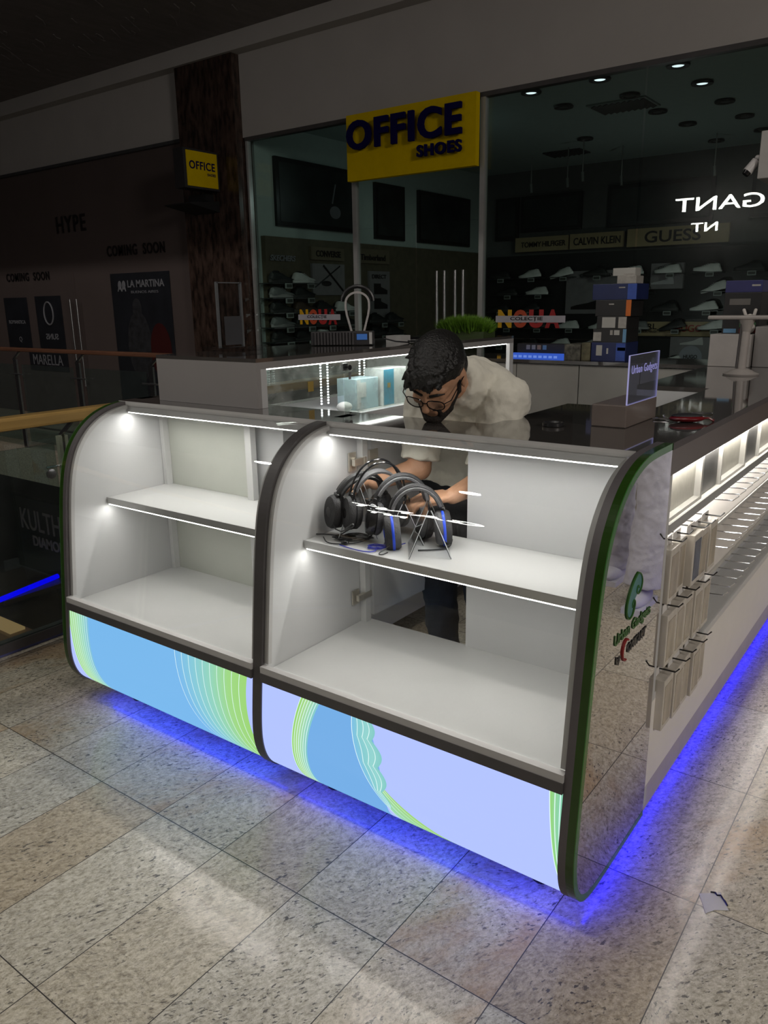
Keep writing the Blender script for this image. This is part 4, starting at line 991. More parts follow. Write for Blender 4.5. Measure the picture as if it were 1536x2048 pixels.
stackbox('product_box', -1.203, -1.000, 1.1302, 1.236, NV, 'navy box with white icons, lowest of the tall stack', [('printed_icon', .15, .32, .3, .85, WLB), ('printed_icon', .45, .50, .4, .7, WLB), ('printed_picture', .72, .98, .05, .97, BLC), ('printed_camera', .76, .98, .58, .75, BLACK)])
stackbox('product_box', -1.198, -1.003, 1.2362, 1.312, BKC, 'black box with a blue end, second from the bottom of the tall stack', [('paper_label', .02, .26, .1, .75, PALEC), ('paper_label', .52, .60, .55, .9, PALEC), ('paper_label', .64, .80, .55, .9, WLB), ('printed_side', .90, 1.0, .02, .98, SKY)])
stackbox('product_box', -1.178, -1.003, 1.3122, 1.380, BKC, 'black box with a big white label, third from the bottom of the tall stack', [('paper_label', .18, .62, .08, .93, WLB), ('paper_label', .72, .98, .05, .95, PALEC)])
stackbox('product_box', -1.190, -.985, 1.3802, 1.470, BKC, 'black box with an orange end, fourth from the bottom of the tall stack', [('printed_side', .86, .999, .02, .98, ORC), ('printed_mark', .38, .52, .70, .78, PALEC)])
stackbox('product_box', -1.212, -.960, 1.4702, 1.556, NV, 'wide dark blue box near the top of the tall stack', [('printed_side', .80, .999, .02, .98, BLC), ('printed_mark', .60, .74, .72, .80, PALEC)])
stackbox('product_box', -1.082, -.974, 1.5562, 1.598, PALEC, 'small pale box lying on the wide dark blue box', [], 2.48, 2.6)
stackbox('product_box', -1.112, -.985, 1.5982, 1.640, WLB, 'crumpled white packet on the very top of the tall stack', [('paper_label', .5, .98, -.6, .3, PALEC)], 2.49, 2.58)
stackbox('product_box', -1.262, -1.208, 1.1302, 1.232, M('olive_carton', (.10, .09, .05), .5, var=.5, scale=30), 'small patterned box left of the tall stack', [])
stackbox('product_box', -1.368, -1.268, 1.1302, 1.222, M('camo_carton', (.08, .075, .06), .5, var=.8, scale=40), 'patterned grey-brown box between the blue tray and the tall stack', [])
t = thing('light_tray', 'long blue lit tray with small round covers on the back counter', 'display', (-1.55, 2.5, 1.1302))
MB().box(-1.745, -1.375, 2.46, 2.56, 1.1302, 1.160).build('tray_body', EM('blue_tray', (.045, .12, .62), .75), t, bevel=.004)
for k in range(10): MB().box(-1.73+.033*k, -1.708+.033*k, 2.458, 2.4595, 1.138, 1.152).build('tray_window', EM('tray_window', (.16, .28, .80), .8) if k == 0 else bpy.data.materials['tray_window'], t)
t = thing('black_display_board', 'black board with four small watch straps behind the blue tray', 'display', (-1.55, 2.6, 1.1302))
MB().box(-1.745, -1.375, 2.60, 2.68, 1.1302, 1.213).build('board', BKC, t)
for k, c in enumerate(((.30, .30, .32), (.32, .33, .34), (.36, .26, .20), (.16, .30, .46))): MB().box(-1.682+.037*k, -1.656+.037*k, 2.597, 2.5995, 1.178, 1.205).build('watch_cover', M('cover_%d' % k, c, .2, metal=.4), t, bevel=.003)
stackbox('product_box', -.500, -.325, 1.2922, 1.497, BKC, 'black box with coloured labels on the white corner box', [('printed_label', .05, .40, .02, .12, SKY), ('printed_label', .48, .95, .02, .12, REDP), ('printed_label', .48, .92, .16, .28, M('green_print', (.06, .16, .07), .5)), ('printed_label', .15, .72, .70, .85, M('grey_print', (.13, .12, .11), .5))])
stackbox('product_box', -.500, -.325, 1.4972, 1.556, M('violet_navy_carton', (.030, .030, .12), .4), 'violet-blue box on top of the black box at the right edge', [('printed_mark', .72, .95, .5, .65, PALEC)])
one(MB().ell((-.365, 2.440, 1.322), (.030, 0, 0), (0, .03, 0), (0, 0, .028)).ell((-.365, 2.44, 1.37), (.022, .006, 0), (0, .02, 0), (0, 0, .022)).cap((-.385, 2.435, 1.385), (-.395, 2.435, 1.41), .008).cap((-.345, 2.435, 1.385), (-.34, 2.435, 1.41), .008), 'white_figurine', M('figurine_white', (.62, .58, .54), .4), 'small white figurine in front of the boxes at the right edge', 'figurine', smooth=True)

# ------------------------------------------------------------------ headsets on the middle shelf
SZ = .7822
def headset(label, loc, yaw, pitch, roll, cupmat, padmat, accent=None, wires=False, wide=.082, h=.115, mic=False, cupr=.044, word=False):
    """built upright at the origin (cup centres at z=0, band over the top, cup axis along x) and turned into place"""
    t = thing('headset', label, 'headset', loc, 'gaming headsets on the shelf of the right case')
    Mx = Matrix.Translation(loc) @ Matrix.Rotation(yaw, 4, 'Z') @ Matrix.Rotation(pitch, 4, 'X') @ Matrix.Rotation(roll, 4, 'Y')
    def B(mb, n, m, p=None, **k): mb.xf(Mx); return mb.build(n, m, p or t, smooth=True, **k)
    arc = [(wide*math.cos(a), 0, h*math.sin(a)**.85 if math.sin(a) > 0 else 0) for a in [math.pi*k/22 for k in range(23)]]
    mb = MB()
    vs = []; n = 10
    for i, p in enumerate(arc[3:-3]):
        a = math.pi*(i+3)/22; nrm = Vector((math.cos(a)*.9, 0, math.sin(a))).normalized(); P = Vector(p)
        hw = .022 if not wires else .015
        for (u, v) in ((-hw, .003), (hw, .003), (hw*.9, -.006), (-hw*.9, -.006)): vs.append(P+Vector((0, u, 0))+nrm*v)
    m_ = len(arc[3:-3]); fs = [(i*4+k, i*4+(k+1) % 4, (i+1)*4+(k+1) % 4, (i+1)*4+k) for i in range(m_-1) for k in range(4)]+[(0, 1, 2, 3), (m_*4-4, m_*4-1, m_*4-2, m_*4-3)]
    mb.add(vs, fs)
    B(mb, 'headband', GREYP if not word else BLACKM, bevel=.002)
    if wires:
        for dy in (-.016, .016):
            B(MB().tube([(1.06*x, dy, z*1.16+.012*math.sin(math.pi*k/22)) for k, (x, y, z) in enumerate(arc)], .0032, 8), 'wire_band', BLACKG)
    else: B(MB().tube([(x*1.02, 0, z*1.05) for x, y, z in arc], .0085, 8), 'outer_band', BLACKM)
    for s in (-1, 1):
        B(MB().box(s*wide-.006, s*wide+.006, -.012, .012, -.012, .050), 'slider', BLACKG, bevel=.003)
        c = Vector((s*(wide-.002), 0, -.012))
        prof = [(cupr*.55, .022), (cupr*.9, .019), (cupr, .010), (cupr, 0), (cupr*.92, -.004)]
        q = MB().lathe(c, prof, 28, (s, 0, 0)); q.v = [Vector((v.x, v.y*.9, (v.z-c.z)*1.15+c.z)) for v in q.v]
        cup = B(q, 'ear_cup', cupmat)
        q = MB().lathe(c, [(cupr*.62, -.022), (cupr*.85, -.024), (cupr*.98, -.016), (cupr*.97, -.005), (cupr*.6, -.004)], 28, (s, 0, 0)); q.v = [Vector((v.x, v.y*.9, (v.z-c.z)*1.15+c.z)) for v in q.v]
        B(q, 'ear_cushion', padmat)
        if accent:
            q = MB().lathe(c, [(cupr*1.0, -.006), (cupr*1.035, -.004), (cupr*1.035, .000), (cupr*1.0, .002)], 28, (s, 0, 0)); q.v = [Vector((v.x, v.y*.9, (v.z-c.z)*1.15+c.z)) for v in q.v]
            B(q, 'accent_ring', accent)
        q = MB().lathe(c+Vector((s*.0215, 0, 0)), [(cupr*.30, -.001), (cupr*.34, .001), (cupr*.2, .002)], 20, (s, 0, 0)); B(q, 'cup_badge', BLACKG if not accent else accent)
    if mic:
        B(MB().tube([(-wide-.012, -.02, -.03), (-wide-.014, -.05, -.045), (-wide-.012, -.085, -.035), (-wide-.006, -.11, -.015)], .0022, 8).cap((-wide-.007, -.105, -.018), (-wide, -.125, .006), .006), 'microphone', BLACK)
    if word: B(text_mb('UK', (-.02, -.019, h*.99), (1, 0, 0), (0, 1, .02), .02, .0015, .05, bold=.02), 'band_letters', WLB)
    return t
hsA = dict(cupmat=BLACKM, padmat=BLACKM)
headset('black wide-band headset furthest left, with its boom microphone', (-.895, -.115, .868), math.radians(64), math.radians(14), math.radians(4), BLACKM, BLACKM, mic=True, h=.105, cupr=.047, word=True)
headset('black headset with a double wire band, second from the left', (-.825, -.118, .873), math.radians(58), math.radians(6), math.radians(4), BLACKM, BLACKM, wires=True, h=.118, cupr=.045)
headset('black headset with a grey padded band in the middle of the row', (-.742, -.112, .858), math.radians(48), math.radians(-4), math.radians(8), BLACKG, GREYP, h=.118)
headset('rightmost headset, with grey cushions and bright blue rings', (-.665, -.135, .845), math.radians(40), math.radians(-6), math.radians(-4), BLACKM, GREYP, accent=BLUEP, wide=.078, h=.112, cupr=.046)
# acrylic easels that carry them
def easel(x, y, yaw, label, w=.075, h=.135, d=.06):
    t = thing('acrylic_easel', label, 'stand', (x, y, SZ), 'clear stands under the headsets')
    Mx = Matrix.Translation((x, y, SZ)) @ Matrix.Rotation(yaw, 4, 'Z')
    for s in (-1, 1):
        mb = MB().add([(-w, s*d, 0), (w, s*d, 0), (w*.75, s*.004, h), (-w*.75, s*.004, h), (-w, s*(d-.003), 0), (w, s*(d-.003), 0), (w*.75, s*.001, h), (-w*.75, s*.001, h)], [(0, 1, 2, 3), (7, 6, 5, 4), (0, 4, 5, 1), (1, 5, 6, 2), (2, 6, 7, 3), (3, 7, 4, 0)])
        mb.xf(Mx); mb.build('clear_sheet', ACR, t)
        for e in (-1, 1):
            q = MB().tube([(e*w, s*d, 0.001), (e*w*.75, s*.004, h)], .0012, 5); q.xf(Mx); q.build('sheet_edge', ACREDGE, t)
    return t
easel(-.615, -.150, math.radians(125), 'clear acrylic easel at the right end of the headset row')
easel(-.900, -.110, math.radians(125), 'clear acrylic easel at the left end of the headset row', h=.17)
easel(-.745, -.080, math.radians(120), 'clear acrylic easel in the middle of the headset row', h=.12)
t = one(MB().obox((-.665, -.062, .868), (.022, .014, .004), (-.006, .010, .0), (.006, 0, -.022)), 'clear_block', ACR, 'small clear acrylic block between the last headset cushions', 'block')
CBK = M('cable_black', (.014, .014, .016), .4); CBL = M('cable_blue', (.04, .05, .42), .4); CGR = M('cable_grey', (.12, .115, .11), .4, var=.2)
def cable(pts, r, m, label, plug=None):
    ps = smooth2(pts, 3); t = thing('headset_cable', label, 'cable', pts[0], 'cables lying on the headset shelf')
    MB().tube([(p[0], p[1], p[2]) for p in ps], r, 7).build('cable', m, t, smooth=True)
    if plug: MB().cap(pts[0], Vector(pts[0])+Vector(plug[0]), .0042).build('jack_plug', plug[1], t, smooth=True)
def smooth2(pts, it=2):
    for _ in range(it):
        q = [pts[0]]
        for a, b in zip(pts, pts[1:]): q += [tuple(a[i]*.75+b[i]*.25 for i in range(len(a))), tuple(a[i]*.25+b[i]*.75 for i in range(len(a)))]
        pts = q+[pts[-1]]
    return pts
zc = SZ+.0035
cable([(-1.0, -.225, zc+.003), (-.96, -.19, zc), (-.92, -.185, zc), (-.90, -.15, zc+.02), (-.90, -.13, .83)], .0017, CBK, 'thin black cable ending in a red jack at the left of the shelf', ((-.018, -.003, 0), REDP))
cable([(-.94, -.235, zc+.006), (-.905, -.262, zc), (-.86, -.25, zc), (-.82, -.20, zc), (-.80, -.17, zc+.02), (-.81, -.15, .82)], .0019, CBK, 'black cable looping near the front edge of the shelf')
def coil(cx, cy, rx, ry, n, m, r, label, z=zc, jitter=.006, tail=None):
    rg = random.Random(int(cx*1e4)); ps = []
    for k in range(n*12):
        a = 2*math.pi*k/12; ps.append((cx+rx*math.cos(a)+rg.uniform(-jitter, jitter), cy+ry*math.sin(a)*math.cos(.3)+.3*rx*math.cos(a)+rg.uniform(-jitter, jitter), z+.0022*(k//12)+rg.uniform(0, .003)))
    if tail: ps += tail
    cable(ps, r, m, label)
coil(-.86, -.175, .045, .030, 4, CGR, .0016, 'tangled coil of grey cable under the left headsets', jitter=.010)
coil(-.885, -.200, .030, .022, 3, CBK, .0017, 'small tangle of black cable left of the grey coil', jitter=.008)
coil(-.752, -.215, .026, .018, 3, CBL, .0016, 'bright blue coiled cable in front of the middle headset', jitter=.003, tail=[(-.72, -.19, zc), (-.69, -.16, zc+.01)])
cable([(-.70, -.235, zc), (-.70, -.262, zc), (-.716, -.262, zc), (-.708, -.225, zc+.01), (-.700, -.19, zc+.03)], .0017, CBK, 'short black cable loop hanging below the rightmost headset')
cable([(-.86, -.255, zc), (-.80, -.266, zc), (-.75, -.264, zc), (-.735, -.245, zc), (-.75, -.22, zc+.004)], .0017, CBL, 'dark blue thin cable along the front edge of the shelf')
cable([(-.64, -.17, zc), (-.60, -.14, zc), (-.575, -.10, zc), (-.58, -.08, zc+.02)], .002, CBK, 'black cable curving to the right of the blue-ringed headset')
one(MB().ell((-.852, -.240, SZ+.008), (.012, .004, 0), (-.003, .008, 0), (0, 0, .007)), 'cable_remote', BLACKG, 'small black inline remote lying by the shelf edge', 'remote', smooth=True)
one(MB().obox((-.835, -.12, .868), (.030, .02, .003), (-.004, .006, 0), (.003, 0, .035)), 'acrylic_offcut', ACR, 'clear acrylic plate leaning between the middle headsets', 'plate')

# ------------------------------------------------------------------ people
def remesh(mb, name, mat, parent, vox, smooth_it=3, extra=None):
    me = mb.mesh(name, mat, org(parent)); o = bpy.data.objects.new(name, me); COL.objects.link(o)
    r = o.modifiers.new('r', 'REMESH'); r.mode = 'VOXEL'; r.voxel_size = vox; r.use_smooth_shade = True
    s = o.modifiers.new('s', 'SMOOTH'); s.iterations = smooth_it; s.factor = .5
    if extra: extra(o)
    dg = bpy.context.evaluated_depsgraph_get(); nm = bpy.data.meshes.new_from_object(o.evaluated_get(dg))
    bpy.data.objects.remove(o); nm.materials.clear(); nm.materials.append(mat)
    nm.polygons.foreach_set('use_smooth', [True]*len(nm.polygons))
    o = bpy.data.objects.new(name, nm); COL.objects.link(o); o.parent = parent; return o
def folds(strength, scale, seed=0):
    def f(o):
        tx = bpy.data.textures.new('folds', 'CLOUDS'); tx.noise_scale = scale; tx.noise_depth = 2
        d = o.modifiers.new('d', 'DISPLACE'); d.texture = tx; d.strength = strength; d.mid_level = .5; d.texture_coords = 'LOCAL'
    return f
SKIN = M('skin', (.50, .27, .16), .5, var=.07, scale=30, bump=.15, bscale=250)
TEE = M('cotton_shirt', (.70, .67, .57), .8, var=.03, sheen=.2, bump=.1, bscale=200)
JEAN = M('black_trousers', (.012, .013, .016), .8, var=.2, bump=.2, bscale=150)
HAIR = M('black_hair', (.006, .0055, .005), .45, var=.3, scale=90, bump=.5, bscale=160)
def hand(mb, wrist, palm_dir, finger_dir, side, curl=.6, scale=1.0):
    """palm + four fingers + thumb; palm_dir: where the palm faces, finger_dir: wrist to knuckles, side: towards the thumb"""
    w_ = Vector(wrist); f = Vector(finger_dir).normalized(); pn = Vector(palm_dir); pn = (pn-f*pn.dot(f)).normalized(); sd = f.cross(pn).normalized()
    if sd.dot(Vector(side)) < 0: sd = -sd
    s = scale; kn = w_+f*.085*s
    for k, off in enumerate((.028, .010, -.009, -.027)):
        mb.cap(w_+f*.018*s+sd*off*.6*s, kn+sd*off*s-f*(.003*abs(k-1)), .0135*s, .0105*s, n=10)
    ln = (.043, .048, .044, .034)
    for k, off in enumerate((.030, .011, -.009, -.028)):
        p = kn+sd*off*s-f*(.003*abs(k-1)); d = f
        for j, fr in enumerate((1, .62, .5)):
            ang = curl*(.75+.35*j); d = (d*math.cos(ang)+pn*math.sin(ang)).normalized(); dd = d
            q = p+dd*ln[k]*fr*s; mb.cap(p, q, (.0092-.001*j)*s, (.0086-.001*j)*s, n=10); p = q
    p = w_+f*.028*s+sd*.026*s; d = (f*.55+sd*.75+pn*.35).normalized()
    for j, L_ in enumerate((.036, .030, .025)):
        q = p+d*L_*s; mb.cap(p, q, (.0125-.0015*j)*s, (.0108-.0015*j)*s, n=10); p = q; d = (d+pn*.35*curl-sd*.25).normalized()
def head_shape(mb, H, F, U, L):
    def e(f, u, l, a, b, c): mb.ell(H+F*f+U*u+L*l, F*a, L*b, U*c, n=24, m=16)
    e(-.012, .025, 0, .098, .076, .090); e(.020, -.020, 0, .074, .066, .078)
    e(.030, -.062, 0, .060, .052, .048); e(.068, -.093, 0, .022, .026, .018)
    e(.062, .018, 0, .028, .056, .020)                                # brow
    mb.cap(H+F*.082+U*.010, H+F*.108-U*.028, .0085, .0125)           # nose
    for s in (-1, 1):
        mb.cap(H+F*.092-U*.033+L*.009*s, H+F*.096-U*.034+L*.011*s, .0085)
        e(.064, -.028, .034*s, .022, .022, .020)                     # cheek
        e(.071, .0, .031*s, .011, .016, .009)                        # eye lid
        mb.ell(H-F*.010-U*.008+L*.077*s, F*.017+U*.004, L*.008, U*.030-F*.006)   # ear
        mb.cap(H-U*.045+L*.045*s-F*.01, H-U*.095+F*.045+L*.028*s, .022, .018)    # jaw
    mb.cap(H+F*.084-U*.062-L*.017, H+F*.084-U*.062+L*.017, .0068); mb.cap(H+F*.082-U*.072-L*.013, H+F*.082-U*.072+L*.013, .0078)
man = thing('person', 'bearded man in glasses and a pale T-shirt leaning over the worktop, hands in the case', 'person', (-.82, .42, 0))
F = Vector((.077, -.712, -.678)).normalized(); U = Vector((.251, -.661, .704)); U = (U-F*U.dot(F)).normalized(); Lh = U.cross(F)
if Lh.x < 0: Lh = -Lh
H = Vector((-.673, -.020, 1.270)); F0, U0, L0 = F, U, Lh
body = MB(); head_shape(body, H, F, U, Lh)
NB = Vector((-.665, .135, 1.225))
body.cap(H-U*.055-F*.035, NB, .056, .064); 
shR, shL = Vector((-.825, .150, 1.165)), Vector((-.565, .190, 1.180))
elR, elL = Vector((-.822, .110, .955)), Vector((-.598, .125, .940))
wrR, wrL = Vector((-.925, .005, .918)), Vector((-.645, .025, .905))
sp = [(-.860, .405, .800), (-.840, .410, .92), (-.79, .375, 1.06), (-.725, .29, 1.165), (-.665, .17, 1.215)]
body.loft(sp, (1, .15, 0), [.155, .145, .155, .165, .06], [.10, .095, .10, .10, .05])
body.cap(shR, elR, .048, .039); body.cap(elR, wrR, .040, .026); body.cap(shL, elL, .048, .039); body.cap(elL, wrL, .040, .026)
body.cap(Vector(sp[3])-X*.03, shR, .07, .05).cap(Vector(sp[3])+X*.03, shL, .07, .05)
hand(body, wrR, (-.1, -.5, -.85), (-.72, -.55, -.25), (.6, -.8, .3), .55)
hand(body, wrL, (-.5, -.2, -.85), (-.75, -.62, -.05), (-.5, .1, .8), .6)
hipR, hipL = Vector((-.935, .41, .80)), Vector((-.775, .42, .80))
knR, knL = Vector((-.925, .40, .43)), Vector((-.745, .41, .43)); anR, anL = Vector((-.925, .44, .09)), Vector((-.735, .45, .09))
for h_, k_, a_ in ((hipR, knR, anR), (hipL, knL, anL)): body.cap(h_, k_, .075, .052).cap(k_, a_, .05, .036)
remesh(body, 'body', SKIN, man, .0042, 3)
# shirt
sh = MB()
sh.loft([(-.860, .395, .850), (-.850, .405, .92), (-.81, .385, 1.04), (-.745, .310, 1.150), (-.690, .20, 1.215), (-.672, .120, 1.235), (-.672, .070, 1.240)], (1, .12, 0), [.172, .170, .172, .175, .115, .080, .066], [.124, .120, .124, .122, .098, .076, .062], 32)
for s_, e_ in ((shR, elR), (shL, elL)):
    q = s_+(e_-s_)*.86; sh.cap(Vector((-.71, .26, 1.155)), s_, .100, .070, n=20); sh.tube([s_, s_+(q-s_)*.4, q], [.071, .068, .064], 24)
sh.cap(shL+Vector((.0, .02, -.0)), shL+Vector((-.08, .05, .02)), .074, .09, n=20)
remesh(sh, 'shirt', TEE, man, .005, 4, folds(.017, .05))
# belt-high trousers and shoes
tr = MB(); tr.loft([(-.855, .41, .885), (-.858, .41, .80), (-.855, .415, .74)], (1, .1, 0), [.165, .172, .168], [.118, .120, .115])
for h_, k_, a_ in ((hipR, knR, anR), (hipL, knL, anL)): tr.tube([h_, (h_+k_)/2, k_, (k_+a_)/2, a_], [.088, .080, .066, .060, .056], 22)
remesh(tr, 'trousers', JEAN, man, .007, 3, folds(.02, .07))
for a_ in (anR, anL):
    MB().ell(a_+Vector((0, -.05, -.055)), (.045, 0, 0), (0, .13, 0), (0, 0, .04)).box(a_.x-.045, a_.x+.045, a_.y-.17, a_.y+.08, 0.0, .03).build('shoe', BLACK, man, smooth=True)
# hair: fuller top, short sides
hr = MB()
def he(f, u, l, a, b, c): hr.ell(H+F*f+U*u+Lh*l, F*a, Lh*b, U*c, n=24, m=16)
he(-.018, .040, 0, .098, .079, .080); he(.020, .060, 0, .076, .066, .052); he(-.045, .0, 0, .068, .0765, .075)
rg = random.Random(5)
for k in range(130):
    f_ = rg.uniform(-.3, 1.0); a_ = rg.uniform(-1, 1)*(1.2 if f_ < .4 else .75)
    c_ = H+F*(-.010+.098*f_)+U*(.044+.062*math.sqrt(max(0, 1-f_*f_))*math.cos(a_)+.006)+Lh*(.074*math.sin(a_))
    d_ = (F*.8+U*rg.uniform(-.5, .4)+Lh*rg.uniform(-.6, .6)).normalized()
    hr.cap(c_, c_+d_*rg.uniform(.008, .018), .0075, .0035, n=8)
for k in range(40):                                            # loose fringe
    l_ = rg.uniform(-.060, .030); c_ = H+F*(.080+rg.uniform(-.01, .006))+U*(.062+rg.uniform(-.012, .02))+Lh*l_
    hr.cap(c_, c_+F*rg.uniform(.006, .018)-U*rg.uniform(.008, .024)+Lh*rg.uniform(-.012, .008), .0075, .003, n=8)
remesh(hr, 'hair', HAIR, man, .0032, 1)
# faded sides, beard and moustache, brows
bd = MB()
for s in (-1, 1):
    bd.cap(H+F*.012-U*.040+Lh*.060*s, H+F*.045-U*.083+Lh*.040*s, .0105, .013); bd.cap(H+F*.045-U*.083+Lh*.042*s, H+F*.078-U*.101+Lh*.014*s, .014, .017)
    bd.cap(H+F*.010-U*.000+Lh*.069*s, H+F*.012-U*.040+Lh*.063*s, .008, .011); bd.cap(H+F*.088-U*.050+Lh*.003*s, H+F*.080-U*.058+Lh*.024*s, .0045, .005)
    bd.cap(H+F*.080-U*.058+Lh*.026*s, H+F*.074-U*.080+Lh*.024*s, .006, .010)
bd.cap(H+F*.082-U*.098-Lh*.012, H+F*.082-U*.098+Lh*.012, .016)
bd.cap(H+F*.080-U*.104, H+F*.084-U*.110, .012, .006)
remesh(bd, 'beard', M('beard_hair', (.016, .010, .007), .7, var=.4, scale=120, bump=.6, bscale=250), man, .003, 1)
bw = MB()
for s in (-1, 1): bw.cap(H+F*.0905+U*.014+Lh*.014*s, H+F*.0865+U*.020+Lh*.034*s, .0045, .004, n=8).cap(H+F*.0865+U*.020+Lh*.034*s, H+F*.074+U*.014+Lh*.050*s, .004, .002, n=8)
bw.build('eyebrows', HAIR, man, smooth=True)
gl = MB()
for s in (-1, 1):
    c_ = H+F*.106-U*.004+Lh*.032*s
    gl.tube([c_+Lh*(.025*math.copysign(abs(math.cos(a))**.8, math.cos(a)))+U*(.020*math.copysign(abs(math.sin(a))**.8, math.sin(a)))-F*(.006*(1 if s*math.cos(a) > 0 else 0)*abs(math.cos(a))) for a in [2*math.pi*k/24 for k in range(24)]], .0017, 6, closed=True)
    gl.tube([c_+Lh*.025*s+U*.008-F*.006, H+F*.085+U*.006+Lh*.073*s, H-F*.005+U*.008+Lh*.081*s, H-F*.022-U*.012+Lh*.080*s], .0016, 6)
gl.tube([H+F*.106+Lh*-.007, H+F*.110+U*.003, H+F*.106+Lh*.007], .0016, 6)
g_ = gl.build('glasses', BLACKG, man, smooth=True)
for s in (-1, 1):
    c_ = H+F*.106-U*.004+Lh*.032*s
    MB().lathe(c_, [(.0225, -.0004), (.0225, .0004)], 24, F).build('lens', ACR, g_)
# standing person to the right, seen mirrored in the end panel
p2 = thing('person', 'person in white trousers and white shoes beside the right counter, seen in its mirrored end', 'person', (.68, 1.85, 0))
WTR = M('white_trousers', (.50, .50, .56), .8, var=.04, bump=.15, bscale=150); WSH = M('white_shoes', (.55, .55, .6), .5)
b2 = MB(); hx, hy = .68, 1.85
hp_ = [Vector((hx-.09, hy, .90)), Vector((hx+.10, hy+.05, .90))]; kn_ = [Vector((hx-.105, hy-.06, .50)), Vector((hx+.12, hy+.08, .50))]; an_ = [Vector((hx-.10, hy-.10, .10)), Vector((hx+.14, hy+.22, .10))]
b2.loft([(hx, hy, .92), (hx, hy, 1.08), (hx, hy, 1.30), (hx, hy, 1.42)], X, [.16, .15, .18, .10], [.11, .10, .11, .07])
for i in range(2):
    s = (-1, 1)[i]; b2.cap(hp_[i], kn_[i], .08, .052).cap(kn_[i], an_[i], .05, .036)
    sh_ = Vector((hx+s*.17, hy, 1.38)); e_ = Vector((hx+s*.21, hy-.02, 1.10)); w_ = Vector((hx+s*.16, hy-.2, 1.12)); b2.cap((hx, hy, 1.38), sh_, .07, .05).cap(sh_, e_, .048, .038).cap(e_, w_, .038, .026)
    hand(b2, w_, (-s, 0, 0), (-s*.3, -1, .1), (0, 0, 1), .6)
b2.cap((hx, hy, 1.42), (hx, hy, 1.54), .055, .05); head_shape(b2, Vector((hx, hy-.01, 1.62)), Vector((-.6, -.8, 0)).normalized(), Z, Vector((.8, -.6, 0)).normalized())
remesh(b2, 'body', SKIN, p2, .006, 3)
t2 = MB().loft([(hx, hy, 1.02), (hx, hy, .92), (hx, hy, .84)], X, [.165, .18, .175], [.12, .128, .12])
for i in range(2): t2.tube([hp_[i], (hp_[i]+kn_[i])/2, kn_[i], (kn_[i]+an_[i])/2, an_[i]], [.098, .088, .082, .088, .098], 22)
remesh(t2, 'trousers', WTR, p2, .007, 3, folds(.03, .08))
s2 = MB().loft([(hx, hy, .98), (hx, hy, 1.1), (hx, hy, 1.32), (hx, hy, 1.46)], X, [.19, .18, .20, .09], [.13, .13, .13, .08])
for s in (-1, 1): s2.cap((hx, hy, 1.38), (hx+s*.17, hy, 1.38), .09, .07).cap((hx+s*.17, hy, 1.38), (hx+s*.20, hy-.01, 1.2), .068, .06)
remesh(s2, 'shirt', M('dark_shirt', (.03, .03, .035), .8), p2, .008, 3, folds(.02, .08))
for a_ in an_: MB().ell(a_+Vector((0, -.05, -.05)), (.048, 0, 0), (0, .14, 0), (0, 0, .045)).box(a_.x-.048, a_.x+.048, a_.y-.18, a_.y+.08, 0.0, .03).build('shoe', WSH, p2, smooth=True)
MB().ell((hx+.02, hy+.02, 1.66), (.085, 0, 0), (0, .098, 0), (0, 0, .09)).build('hair', HAIR, p2, smooth=True)

# ------------------------------------------------------------------ balustrades and the level below
WOOD = M('handrail_wood', (.40, .25, .08), .35, var=.2, scale=4, stretch=(6, .6, 6), coat=.3)
RW = M('dark_handrail_wood', (.16, .07, .04), .4, var=.2, scale=4, stretch=(.6, 6, 6))
PST = M('green_grey_post', (.36, .40, .30), .35, metal=.4)
t = thing('balustrade', 'near glass balustrade with a thick wooden handrail left of the kiosk', 'railing', (-2.6, -.3, 0))
MB().box(-2.56, -2.475, -7.0, 2.50, 1.000, 1.052).build('handrail', WOOD, t, bevel=.012)
for (y0, y1) in ((-2.4, -1.30), (-1.24, -.095), (.02, 1.18), (1.26, 2.40)):
    MB().box(-2.606, -2.594, y0, y1, .085, .905).build('glass_panel', G_RAIL, t)
for yy in (-1.27, -.045, 1.22):
    ps = MB().box(-2.625, -2.600, yy-.022, yy-.006, 0, .93).box(-2.625, -2.600, yy+.006, yy+.022, 0, .93).build('post', PST, t)
    MB().box(-2.622, -2.603, yy-.006, yy+.006, .02, .90).build('post_core', DGREY, ps)
    MB().obox((-2.57, yy, .965), (.05, 0, .035), (0, .006, 0), (-.004, 0, .006)).build('rail_arm', STEEL, t)
    for s in (-1, 1):
        MB().tube([(-2.612, yy, .80), (-2.612, yy+s*.09, .80)], .005, 8).build('clamp_rod', STEEL, t, smooth=True)
        MB().lathe((-2.592, yy+s*.085, .775), [(.020, 0), (.022, .002), (.022, .010), (.018, .012)], 24, (1, 0, 0)).build('glass_clamp', STEEL, t, smooth=True)
MB().box(-2.64, -2.585, -7, 2.45, .045, .085).build('base_rail', DGREY, t)
struct(MB().box(-2.76, -2.66, -7.0, 2.45, .0005, .022), 'trim_3', M('blue_lit_trim', (.14, .15, .35), .4))  # blue light on the floor edge is put into the trim colour
one(MB().lathe((-2.52, -.16, .0005), [(.032, 0), (.035, .006), (.035, .016), (.028, .020), (.008, .020)]), 'floor_disc', M('disc_grey', (.4, .38, .42), .4), 'small round grey disc on the floor by the balustrade post', 'disc', smooth=True)
t = thing('balustrade', 'far dark balustrade with posts across the opening at the left', 'railing', (-6, 2.5, 0))
MB().box(-16, -2.56, 2.47, 2.53, 1.035, 1.075).build('handrail', RW, t, bevel=.01)
